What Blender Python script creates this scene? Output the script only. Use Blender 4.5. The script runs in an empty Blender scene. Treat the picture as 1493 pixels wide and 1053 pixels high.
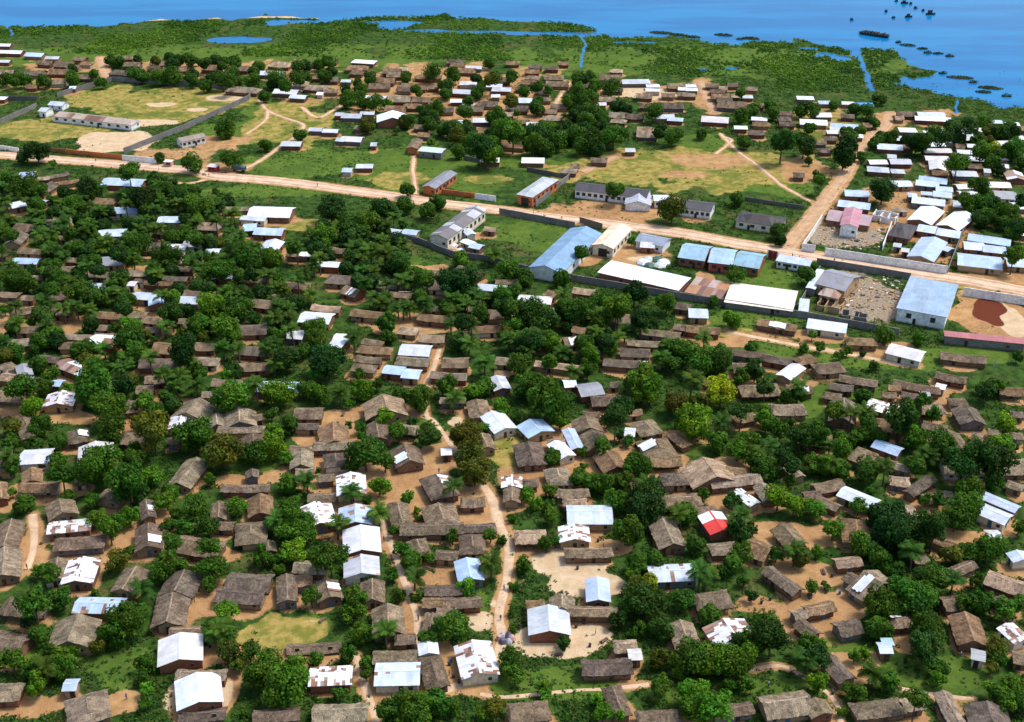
TILES = {'R1':(0,0,2.986),'R2':(500,0,2.986),'R3':(1000,0,3.028),'Q1':(0,240,2.986),'Q2':(500,240,2.986),'Q3':(1000,240,3.028),
 'P1':(0,480,3.51),'P2':(370,480,3.51),'P3':(740,480,3.51),'P4':(1093,480,3.51),'P5':(0,760,3.595),'P6':(370,760,3.595),'P7':(740,760,3.595),'P8':(1093,760,3.595)}
# houses surveyed sheet by sheet: roof kind, two ridge ends, a point on one eave
HOUSES = {
'P5':'''t 60 -10 15 125 115 60
t 20 135 10 272 108 200
r 250 25 478 3 375 58
t 285 100 540 82 410 148
m 775 8 775 125 850 70
r 440 185 395 310 348 250
t 300 190 280 290 245 240
t 715 232 640 350 775 290
t 965 252 912 362 868 310
t 905 368 872 520 815 445
t 1195 285 1412 297 1265 368
t 1140 365 1375 380 1235 430
b 395 425 645 430 500 485 rust
t 580 265 490 452 405 350 skip
t 405 487 355 625 290 560
w 943 583 940 722 1060 650
t 890 565 1050 560 970 585
t 930 790 1180 790 1050 838
w 1030 792 1045 945 1160 888
t 945 1000 1175 990 1060 1045 low
t 440 878 465 1018 566 935
t -20 875 105 870 40 945
b 340 850 400 848 370 868
t 1315 -20 1310 88 1398 40
t 1115 5 1225 10 1170 45''',
'P6':'''t 70 98 80 150 115 130
w 560 18 568 148 660 95
w 562 172 565 270 655 222 rust
t 215 215 380 225 285 275
t 170 275 175 405 120 345
t 260 265 265 325 220 300
m 370 300 400 390 440 320
t 620 300 620 405 685 355
t 700 432 705 565 785 500
t 740 605 845 600 790 643
t 630 695 850 690 740 748
b 635 785 870 780 760 862 rust
w 910 622 918 690 965 655
t 918 690 965 845 1000 770
r 1145 622 1190 795 1265 725
b 1115 190 1140 300 1192 250
t 1140 48 1150 145 1078 110
t 850 80 880 160 920 140
t 955 160 1070 165 1010 203
t 775 25 1088 15 930 72
t 1095 25 1265 15 1180 58
t 900 345 1090 340 995 388
t 885 412 1000 412 940 435
t 1010 410 1190 405 1100 452
t 960 465 1060 465 1010 500
t 940 470 920 560 955 520
t 180 655 450 640 310 692 low
r 290 800 515 790 400 862
t 315 985 590 975 450 1053
t 0 1010 235 990 115 1053''',
'P7':'''T 40 60 200 55 120 118
r 345 10 355 92 428 70
t 305 150 545 145 420 190
b 470 290 478 410 535 365
w 213 437 222 573 323 532
t 100 425 195 420 150 445
t 285 380 285 450 350 420
t 315 455 570 460 440 500
b 740 260 985 250 860 318 rust
t 985 395 1165 375 1090 460
r 1133 509 1216 628 1044 592
t 905 520 960 650 855 600
T 560 640 680 635 620 690
w 632 690 703 688 668 702
t 395 745 645 735 520 805
t 545 852 600 1000 510 925
t 680 1010 900 1000 790 1053
t 5 985 215 965 110 1053
t 1080 985 1280 960 1180 1005
t 1080 1015 1320 1000 1200 1062
R 1060 -54 1130 45 1168 20
t 1065 130 1205 115 1140 174
t 810 -20 870 112 905 60
t 1260 95 1375 140 1260 180''',
'P8':'''t 95 240 255 355 125 320
t 170 10 250 100 120 60
T 450 205 580 190 530 242
t 515 270 610 330 535 337
m 600 262 700 325 650 245
t 295 455 435 425 400 480
t 260 515 350 585 252 572
t 225 480 290 465 260 500
t 460 550 575 525 540 598
t 412 700 520 818 398 772
t 75 950 310 915 210 1025
t 340 925 390 1000 422 975
t 550 975 800 945 690 1025
t 800 950 905 935 860 995
t 1015 890 1100 1053 1008 990
t 1245 942 1275 1045 1345 990
T 1255 265 1450 330 1330 362
t 1300 380 1360 430 1275 420
t 1010 410 1100 400 1050 470
t 1040 265 1170 210 1130 270
t 955 70 1100 125 1010 132
t 860 185 935 175 900 205
w 1240 60 1315 60 1280 85
b 1400 150 1440 200 1350 178
r 1340 535 1438 620 1360 622
t 1380 690 1460 700 1420 747
m 740 510 850 500 790 560
b 690 655 730 655 710 668
g 1165 685 1235 700 1195 717''',
'P1':'''t 45 45 165 35 100 87
t 345 25 470 30 400 52
t 310 65 400 60 350 98
r 470 40 600 50 530 92
t 485 20 580 20 530 38
t 1000 68 1095 70 1045 107
t 1015 145 1110 148 1060 184
t 1230 175 1370 170 1290 212
t 15 165 60 190 0 200
g 115 178 130 230 88 215
T 10 225 95 235 40 266
b 125 245 190 260 140 277
b 265 265 320 270 290 295
r 315 160 435 205 352 218
r 320 312 290 378 385 362
t 745 240 865 235 800 277
t 700 290 785 285 740 330
t 1090 255 1240 258 1150 294
t 1035 320 1125 318 1075 349
t 1020 352 955 425 932 390
r 930 435 915 495 870 480
t 1105 428 1110 485 1142 455
t 1220 398 1225 470 1308 442
t 1120 500 1335 498 1230 527
t 1295 530 1290 610 1362 580
t 115 437 150 535 180 490
m 395 497 400 560 455 540
w 105 640 262 630 180 690
w 488 572 485 650 578 628
t 25 612 20 690 62 650
t 160 707 160 770 217 740
t 110 785 295 785 200 834
t 0 780 5 860 34 830
t 300 868 320 935 392 915
m 745 872 760 955 796 930
t 385 765 440 760 410 783
t 860 560 930 560 890 580
t 1290 712 1290 750 1320 752
t 1140 800 1375 800 1260 826
t 1330 842 1330 935 1396 907
t 1120 880 1115 960 1162 922
t 650 365 695 365 670 392
t 650 400 700 395 675 422
t 215 135 300 145 255 167''',
'P2':'''w 165 15 255 20 210 50
w 410 50 470 65 430 92
b 20 280 240 285 110 324
t 545 85 695 95 610 124
t 535 138 645 148 580 171
t 510 180 615 190 550 217
t 560 48 655 58 600 70
w 755 90 900 98 820 135
t 740 140 885 150 805 186
b 670 195 765 205 710 230
b 765 215 850 222 800 252
t 975 140 1090 140 1010 195
t 920 220 1080 230 1000 256
t 1245 145 1325 150 1285 183
t 1240 212 1305 215 1270 235
w 1240 235 1275 300 1205 270
t 210 400 350 400 270 460
T 660 332 680 410 772 390
t 215 485 330 485 270 516
t 405 475 410 565 482 520
t 305 585 500 580 400 620
t 415 615 420 680 479 650
t 185 600 285 600 230 635
t 245 612 240 690 302 665
t 625 468 640 550 577 522
t 720 485 845 500 780 537
m 770 588 800 670 852 632
t 0 440 35 435 10 465
t 0 495 45 500 20 525
w 965 620 1005 618 985 645
t 955 352 1080 350 1015 377
t 1140 348 1160 430 1094 400
w 1215 418 1290 505 1307 462
t 1165 530 1195 600 1128 576
m 920 725 980 830 860 790
t 940 872 975 975 1036 927
t 730 870 760 985 688 932
t 1060 870 1180 865 1120 910
r 495 730 500 830 572 792
t 280 850 415 845 345 887
t 325 750 410 745 365 774
t 215 715 305 712 260 742
r 310 882 340 990 412 952
b 520 892 520 985 606 945 rust
t 0 800 80 795 40 833
r 1320 745 1320 800 1268 790
t 1320 800 1320 870 1278 840''',
'P3':'''m 290 40 370 30 300 87
t 385 85 490 95 430 120
t 700 0 870 20 780 37
t 630 55 785 65 700 87
t 590 95 720 100 640 140
t 505 155 660 165 580 192
w 672 170 715 172 692 186
t 420 35 480 35 450 59
T 160 165 390 190 300 207
w 285 270 350 265 310 300
g 360 300 480 285 430 342
t 525 270 570 268 548 290
t 430 340 580 335 480 394
t 395 420 470 425 430 450
t 400 438 420 500 333 490
t 430 515 470 590 368 560
t 610 415 685 410 640 440
t 690 447 745 515 638 492
t 842 522 920 585 848 568
w 600 515 655 520 622 550
b 112 460 175 522 200 485
t 100 562 130 665 180 615
w 240 570 310 645 308 603
T 205 570 290 560 245 585
b 310 505 360 605 295 555
t 245 690 275 775 312 730
t 500 615 560 700 443 662
m 740 535 800 630 665 590
t 735 655 885 650 810 702
t 842 715 865 775 783 752
T 1000 655 1070 750 1110 690
t 1040 770 1285 740 1170 802
t 1115 705 1225 715 1160 742
r 1170 818 1270 890 1178 866
t 1300 785 1350 860 1268 825
t 665 772 680 830 630 800
t 800 860 985 845 890 910
t 970 915 1065 910 1010 947
t 255 825 415 820 335 860
T 285 870 405 870 345 907
b 305 930 535 930 420 999
t 80 775 155 772 118 805
t 1160 445 1260 430 1200 477
t 1160 105 1300 115 1210 137
t 990 250 1045 262 1010 277''',
'P4':'''t 245 150 325 132 300 175
w 175 235 250 180 250 228
t 345 175 470 165 390 224
m 190 285 320 290 250 327
t 415 275 530 290 460 312
t 380 320 470 335 410 357
t 465 235 650 265 550 282
t 505 40 640 45 560 82
w 720 85 885 125 778 142
t 995 115 1195 135 1085 162
t 960 215 1110 245 1020 264
t 745 258 975 300 850 312
t 710 285 775 290 735 309
t 680 320 750 325 710 343
t 780 320 870 335 820 353
g 870 325 925 330 895 346
w 962 282 998 290 972 299
r 610 365 755 405 670 427
t 890 470 1010 495 940 517
t 1020 355 1110 355 1060 390
t 1280 290 1404 300 1330 337
t 1340 420 1404 425 1370 452
t 1140 525 1195 540 1160 553
T 1185 595 1255 605 1215 630
t 1225 510 1290 520 1255 537
t 1335 530 1404 535 1365 556
b 640 572 775 620 665 620
t 610 600 545 658 545 612
t 620 640 750 680 670 682
t 750 685 825 705 785 721
T 720 755 820 765 750 800
t 815 830 930 750 905 807
T 890 850 1030 835 970 890 low
t 190 675 260 745 180 712
t 330 800 470 770 400 832
t 275 840 360 830 310 867
t 350 855 460 905 370 902
w 470 815 652 888 515 882
b 1195 840 1375 915 1265 905
b 1185 905 1330 965 1235 977
t 1320 775 1404 800 1350 817
t 0 425 30 440 5 456
w 1205 1040 1280 1040 1240 1062
t 80 130 210 155 140 174''',
'Q1':'''b 85 35 150 30 110 60
T 140 38 210 35 170 63
t 205 30 285 15 240 52
t 255 45 330 35 290 76
b 460 60 620 68 530 92
w 45 172 105 160 70 188
b 172 155 203 158 186 167
b 430 290 545 285 470 314
t 245 308 298 310 270 323
t 665 285 712 287 688 301
w 1095 185 1265 190 1130 227
b 1055 225 1155 232 1100 244
b 1060 265 1115 262 1075 289
b 1115 280 1230 285 1165 307
t 990 178 1080 178 1030 201
g 805 335 890 340 840 359
r 730 350 810 355 765 371
w 900 370 955 372 925 389
g 425 410 540 405 470 440
m 1260 370 1385 375 1310 402
w 1375 425 1475 430 1420 446
t 1455 362 1500 368 1480 386
t 0 380 35 385 15 399
t 90 365 180 370 130 389
b 60 412 165 415 110 433
T 115 482 185 485 150 501
t 265 440 320 440 285 466
t 385 465 465 468 420 491
t 550 462 655 465 600 486
t 710 482 810 488 760 504
t 585 495 628 497 606 511
t 640 505 745 508 690 523
b 385 525 470 525 425 549
w 562 512 592 514 577 525
b 585 562 685 570 630 589
b 690 572 690 600 732 590
b 755 580 870 585 805 606
t 810 548 890 552 850 573
t 910 555 975 558 940 579
t 1240 505 1345 510 1290 540
T 1190 552 1240 555 1215 571
w 1315 650 1440 660 1370 690
T 1370 610 1475 620 1430 640
r 1230 720 1320 725 1270 756
w 1455 745 1500 748 1480 773
t 440 640 540 645 480 671
t 545 640 635 645 590 667
t 625 660 705 668 660 691
m 230 630 315 632 270 656
t 50 625 135 615 90 652
t 85 705 180 702 130 733
t 35 755 135 755 80 781
t 760 668 840 672 800 691
t 432 700 482 702 458 721
t 630 708 690 712 660 727
t 805 690 858 694 830 711
t 0 552 75 558 40 577
t 100 570 148 572 125 586
T 295 405 350 408 320 425
t 775 442 838 445 805 461''',
'Q2':'''t 510 442 600 470 530 472
t 380 455 435 455 405 482
m 15 525 70 545 30 570
t 670 500 745 500 700 520
b 590 525 705 535 645 551
w 770 575 905 585 830 604
T 1010 535 1090 545 1050 564
t 885 545 930 555 905 576
t 50 630 185 645 110 666
t 340 650 455 662 395 684
t 362 612 428 618 395 633
t 545 615 578 618 560 634
m 215 555 320 560 265 579
T 250 700 320 708 275 737
T 340 735 435 738 385 772
t 535 705 680 700 610 731
t 1005 705 1055 712 1030 733
t 1315 710 1440 725 1370 749
t 1445 695 1500 702 1475 722
t 1455 600 1510 608 1480 631
b 535 278 560 300 545 285
T 620 270 665 275 640 290
w 525 325 565 340 540 345
b 560 345 605 355 580 368
b 195 280 250 288 215 297
b 265 285 325 292 290 305''',
'Q3':'''b 705 115 805 120 750 141
b 680 160 810 175 740 192
k 640 200 815 225 720 257
b 1035 52 1150 65 1085 81
b 1020 72 1115 82 1065 96
b 1105 100 1175 105 1138 119
b 1040 120 1090 124 1062 135
b 1095 122 1172 130 1130 144
b 1005 145 1140 160 1065 176
b 980 128 1018 130 1000 144
T 912 180 978 185 945 206
w 1090 185 1035 240 1110 235
w 1235 208 1160 265 1250 253
d 920 245 1010 262 955 325
b 1030 268 1105 280 1060 299
b 1115 285 1210 300 1150 317
b 1098 322 1040 400 1120 385
g 1365 115 1455 120 1400 151
b 1255 310 1428 335 1335 347
b 1230 345 1315 352 1265 376
b 1315 360 1410 370 1355 389
b 1210 395 1390 415 1290 452
w 15 645 95 648 45 676
m 335 680 480 705 400 722
w 545 690 705 712 615 732
t 15 710 140 720 70 743
w 920 348 950 352 932 362
w 955 370 985 374 968 384
b 1145 362 1172 372 1155 385''',
}
# the far rows: roof kind, middle of the roof, length of the roof
FAR = {
'R1':'''r 20 190 60;w 50 220 105;w 20 260 55;w 8 420 40;b 155 232 85;w 230 245 62;t 200 268 70;t 285 275 90;t 350 250 60;t 375 270 60;t 155 312 90;t 258 308 90;t 30 308 70;t 368 328 70;t 322 285 60;t 555 245 55;t 580 275 70;t 690 270 70;t 670 290 60;t 745 296 70;t 795 296 40;t 545 312 140;t 650 318 60;t 710 258 30;t 922 290 85;t 1050 293 80;T 1220 275 100;w 1185 312 110;t 1300 258 40;t 1355 270 30;t 1440 260 60;t 1060 385 150;t 1000 372 50;T 1300 360 90;t 1380 375 110;t 1440 340 70;t 1440 390 60;t 1378 330 40;w 1248 392 110;b 1300 414 75;w 1395 400 30;w 318 374 30;t 250 350 80;t 140 370 50;w 1375 556 60;w 1440 562 70;w 1270 618 90;w 1485 600 40;w 1480 490 40''',
'R2':'''w 92 262 105;t 60 290 100;t 60 310 60;w 15 345 45;t 215 305 80;t 185 345 90;t 160 370 95;t 230 320 80;T 260 295 60;t 270 382 70;t 280 365 50;w 140 418 105;t 250 425 95;t 345 428 80;t 340 375 50;t 395 372 50;t 400 440 50;t 300 455 80;t 230 467 90;w 40 497 90;w 105 485 65;t 75 546 50;t 490 262 75;t 500 277 60;w 570 287 70;t 540 302 80;t 350 328 70;t 400 330 60;w 545 355 75;t 690 340 85;t 740 268 60;t 825 305 65;t 825 332 65;t 840 283 60;t 910 290 60;t 920 332 85;t 810 352 70;w 660 365 70;w 690 382 85;w 515 392 95;w 500 432 65;w 545 445 55;t 630 445 90;w 665 410 40;w 788 430 100;t 760 465 100;t 880 425 55;t 780 378 60;t 940 455 75;t 900 478 70;t 1005 508 60;w 610 516 90;w 825 532 55;t 780 522 60;w 510 523 30;t 340 545 60;t 355 580 55;T 720 490 50;t 600 562 60;w 930 573 55;t 745 622 110;t 960 270 50;t 1165 332 95;w 1275 348 125;w 1350 367 60;w 1350 385 65;t 1415 408 60;t 1450 368 80;t 1480 405 50;w 1480 380 40;T 1190 302 60;t 1150 425 75;w 1125 445 45;t 1320 455 60;t 1430 455 110;t 1200 495 85;t 1270 500 80;w 1400 500 85;b 1448 512 70;T 1330 560 100;t 1325 578 95;t 1200 520 70;w 1250 645 45;t 1115 690 75;t 985 735 70;t 1010 715 40;w 640 688 85;w 828 690 100;t 590 660 50;b 95 715 75;b 20 732 45;w 40 598 95;w 135 620 25''',
'R3':'''w 20 372 50;w 25 388 55;t 20 412 50;t 115 370 60;t 140 395 70;t 150 420 80;T 165 382 40;t 170 434 70;t 205 458 130;t 290 385 55;w 270 420 50;t 320 460 50;t 205 368 50;T 220 415 40;w 130 520 120;w 325 517 70;t 332 540 75;w 242 555 60;t 312 578 75;t 435 517 60;t 445 540 70;t 440 492 60;w 528 425 75;b 618 445 70;w 715 448 55;B 782 455 85;w 563 532 120;b 700 548 120;w 650 575 60;w 660 560 50;w 755 592 55;t 640 602 60;t 590 620 60;t 615 655 60;t 715 505 60;t 800 545 40;t 970 495 80;T 940 513 40;w 1090 517 155;w 1080 499 120;w 1250 565 110;w 1140 565 30;w 1345 578 60;w 1415 588 45;b 1440 540 60;b 1370 530 50;w 1475 600 45;T 1480 560 40;w 1170 615 40;w 1260 635 40;w 1335 628 30;t 1210 637 40;w 1400 690 40;b 900 640 110;t 970 640 70;t 1275 725 60;w 1410 725 30;t 1120 755 70;w 1330 745 30;w 910 682 40;t 498 765 50;w 850 740 95;w 945 705 95;w 937 748 60''',
}
# larger buildings: tile, roof kind, ridge, eave point, options
SPECIAL = [
('Q2','b',1060,268,880,440,915,348,dict(n='long_shed',h=4,wc='white',win=5,lab='long pale blue gabled shed beside the mown compound',lm='the long blue gabled shed',c=(.20,.34,.50))),
('Q2','c',1215,257,1130,345,1221,323,dict(n='gabled_store',h=4,wc='cream',win=5,gd=1,lab='cream store with a peach gabled roof and big dark doorway',lm='the peach roofed store')),
('Q2','w',1138,440,1490,518,1283,510,dict(n='long_shed',h=3,wc='brick',flat=1,lab='very long white tin shed along the grey compound wall',lm='the very long white shed')),
('Q2','g',905,48,790,125,895,98,dict(n='brick_hall',h=4.5,wc='orange',win=6,hip=1,gd=1,lab='orange brick hall with a pale grey hipped roof beside the main road',lm='the orange brick hall',c=(.40,.41,.45))),
('Q2','g',585,178,415,305,552,255,dict(n='derelict_hall',h=4.5,wc='cream',win=9,patch=1,lab='long derelict hall with a patched grey roof and cream window wall',lm='the patched grey hall',c=(.16,.145,.14))),
('Q2','g',470,25,372,92,446,77,dict(n='gabled_hall',h=3.5,wc='orange',win=6,lab='dark grey gabled hall with an orange front beside the road',lm='the dark gabled hall',c=(.22,.22,.25))),
('Q2','g',1020,72,1335,108,1165,130,dict(n='school_building',h=3.6,wc='white',win=12,lab='long white school wing with a dark roof and many window bays',lm='the long school wing',c=(.062,.058,.064))),
('Q2','g',1290,116,1285,160,1345,150,dict(n='school_building',h=2.8,wc='white',lab='light grey gabled porch building joined to the school front',c=(.42,.43,.5))),
('Q2','w',1350,135,1420,135,1365,160,dict(n='school_building',h=3.2,wc='white',win=2,lab='small white tin roofed block between the two school wings')),
('Q3','g',-20,150,125,168,55,202,dict(n='school_building',h=3.6,wc='white',win=6,lab='short white school wing with a dark roof beyond the big round tree',c=(.062,.058,.064))),
('Q3','k',742,186,722,262,772,236,dict(n='pink_roofed_house',h=4.6,wc='white',win=2,lab='tall pink gabled block joined to the low pink roofed house',c=(.44,.20,.24))),
('Q3','d',232,202,438,232,322,264,dict(n='bungalow',h=3.2,wc='cream',win=4,lab='dark brown hipped bungalow in its own walled plot by the road',lm='the dark brown bungalow')),
('Q3','b',-15,345,105,362,60,425,dict(n='roadside_school',h=3.4,wc='brick',win=3,lab='western third of the pale teal stepped building facing the lawn',c=(.27,.44,.55))),
('Q3','b',112,365,222,378,160,440,dict(n='roadside_school',h=3.7,wc='red',win=2,lab='taller middle third of the teal stepped building with red porch wall',lm='the teal stepped building',c=(.34,.50,.60))),
('Q3','b',228,380,345,398,275,455,dict(n='roadside_school',h=3.4,wc='brick',win=3,lab='eastern third of the teal stepped building beside the dark red gate',c=(.28,.46,.56))),
('Q2','b',1290,300,1415,325,1340,348,dict(n='curved_shelter',h=3,wc='white',lab='grey blue roof shelter next to the red gate',c=(.28,.34,.42))),
('Q2','w',1295,338,1360,342,1325,364,dict(n='curved_shelter',h=2.4,wc='brick',lab='low white awning building in front of the grey blue shelter')),
('Q3','b',405,407,555,432,480,440,dict(n='roadside_block',h=2.8,wc='white',win=6,flat=1,lab='low white block with dark openings between road and green lawn',lm='the low white roadside block')),
('Q3','T',20,525,180,555,75,580,dict(n='open_platform',h=2.6,wc='grey',flat=1,rust=1,lab='flat rust brown roof at the end of the long compound',c=(.42,.2,.1))),
('Q3','c',185,560,485,600,310,628,dict(n='flat_store',h=2.4,wc='grey',flat=1,lab='long cream flat roofed store against the grey wall',lm='the cream flat store',c=(.80,.72,.60))),
('Q3','g',612,460,745,494,650,548,dict(n='half_built_house',h=4,wc='tan',win=2,lab='half built house with a grey roof above open brown bays',lm='the half built house',c=(.3,.3,.34))),
('Q3','T',600,540,690,560,640,588,dict(n='half_built_house',h=3,wc='tan',win=2,rust=1,lab='brown open fronted annex of the half built house',c=(.3,.18,.11))),
('Q3','b',600,462,550,545,575,482,dict(n='lean_to',h=3,wc='grey',flat=1,lab='narrow pale lean-to roof left of the half built house',c=(.55,.66,.74))),
('Q3','b',500,615,545,620,518,650,dict(n='lean_to',h=2.5,wc='grey',flat=1,lab='small sky blue shed roof in the corner of the rubble yard')),
('Q3','b',961,558,1181,598,1022,652,dict(n='warehouse',h=4.8,wc='white',win=2,flat=1,lab='huge pale blue single slope warehouse with a white side wall',lm='the huge blue warehouse',c=(.27,.39,.52))),
('Q3','X',1140,742,1500,778,1310,776,dict(n='low_shed',h=3,wc='grey',flat=1,lab='long low grey shed with a faded red roof strip',lm='the faded red roof strip')),
('R1','T',240,482,590,522,340,520,dict(n='derelict_block',h=3,wc='white',win=9,lab='long derelict white block with a brown roof inside the walled field',lm='the derelict white block',c=(.42,.33,.27))),
('R1','w',180,468,215,472,200,490,dict(n='derelict_block',h=3,wc='white',lab='small white cube house left of the derelict white block')),
('R1','w',220,440,285,445,250,462,dict(n='derelict_block',h=2.6,wc='white',lab='low white arcade behind the derelict white block')),
('R1','g',775,603,885,580,850,607,dict(n='roadside_house',h=3.2,wc='white',win=5,lab='flat brown roofed house with white end standing alone beside the walled field',lm='the lone brown roofed house',c=(.33,.26,.21))),
('R2','w',215,480,216,512,285,500,dict(n='villa',h=3,wc='brick',lab='broad white pyramid roofed villa with red brick walls',lm='the white pyramid roofed villa')),
('R2','t',325,600,300,640,285,632,dict(n='brick_barn',h=3,wc='orange',lab='brown gabled barn with an orange brick front above the footpath',lm='the brown gabled barn')),
('R2','b',335,645,440,655,390,665,dict(n='narrow_block',h=3,wc='grey',flat=1,lab='long narrow block wall building right of the brown gabled barn',c=(.5,.62,.6))),
]
LM = [ # photo position, phrase, label
(1045,765,'the red roofed house','white and bright red tin roofed house among thatch'),
(800,905,'the big white gable house','big white gabled tin house with tan end wall on pale sand'),
(290,1005,'the white house ringed by thatch','bright white gabled house with thatched lean-tos around it'),
(692,957,'the rust patched gable house','white gabled house with dark rust patches beside the sandy path'),
(262,943,'the wide white house','wide pale blue white tin house behind the house ringed by thatch'),
(867,860,'the sky blue gable house','pale sky blue gabled house standing on bright sand'),
(860,752,'the wide blue tin house','wide pale blue single slope tin house'),
(680,830,'the blue gable house in its dirt yard','blue white gabled house in an orange dirt yard'),
(526,786,'the tall white gable house','bright white tall gabled house by the dirt path'),
(140,655,'the white peaked house','white peaked roof house behind leafy trees'),
(51,665,'the flat white tin house','flat bright white tin house next to a thatched pair'),
(101,766,'the rust streaked long house','long white roof with brown rust streaks'),
(727,612,'the narrow white gable house','narrow bright white gabled house pointing downhill'),
(603,510,'the white house above thatch','white tin house directly behind a thatched one'),
(85,582,'the blue white patched house','blue white hipped tin house with two rust patches'),
(728,558,'the white house by the palms','white tin house between dark palms and leafy trees'),
(400,566,'the long blue roof','long pale blue roof half hidden by bright trees'),
(460,461,'the white roof among palms','bright white tin roof with dark red walls among palms'),
(392,306,'the white villa','large white double roofed villa in the palm belt'),
(180,263,'the blue roof by the road','long pale blue roof just below the main road'),
(1295,650,'the blue single slope house','pale blue single slope house above thatched wings'),
(1252,720,'the bright white slope house','bright white single slope house among dense trees'),
(1455,733,'the blue white stepped house','large blue white roof in two steps among trees'),
(1320,512,'the white cross gable house','white cross gabled house below the red roof strip'),
(1205,477,'the white cottage','long white cottage with white walls under the grey wall'),
(1155,540,'the small white slope house','small bright white roof between thatched houses'),
(1062,915,'the rusty tin house','patched rusty tin house above leafy trees'),
(976,836,'the patched blue tin house','long patched blue tin roof right of the dark tree'),
(1258,150,'the bright blue roof','bright blue roof beside the wetland edge'),
(1360,170,'the long wetland roof','long white roof near the wetland canal'),
(1412,187,'the wide white peaked house','wide white peaked house among far trees'),
(926,116,'the long dirt yard roof','long white roof beside the orange dirt yard'),
(1235,310,'the pink roofed house','house with a faded pink roof in the rubble yard'),
(1350,360,'the blue gable in the walled yard','pale blue gabled house inside the white walled yard'),
(1430,380,'the long blue veranda house','long pale blue double roof with a dark veranda'),
(513,201,'the white roof in the meadow','white roofed house alone in the green meadow'),
(420,133,'the white and teal house','white and pale teal roofed house beside the walled field'),
(530,88,'the farthest white roof','long white roof at the edge of the wetland scrub'),
(140,890,'the tin house behind thatch','blue tin patched roof directly behind a thatched house'),
(580,985,'the blue striped long house','long blue white roof with a rust stripe beside thatch'),
]
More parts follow.
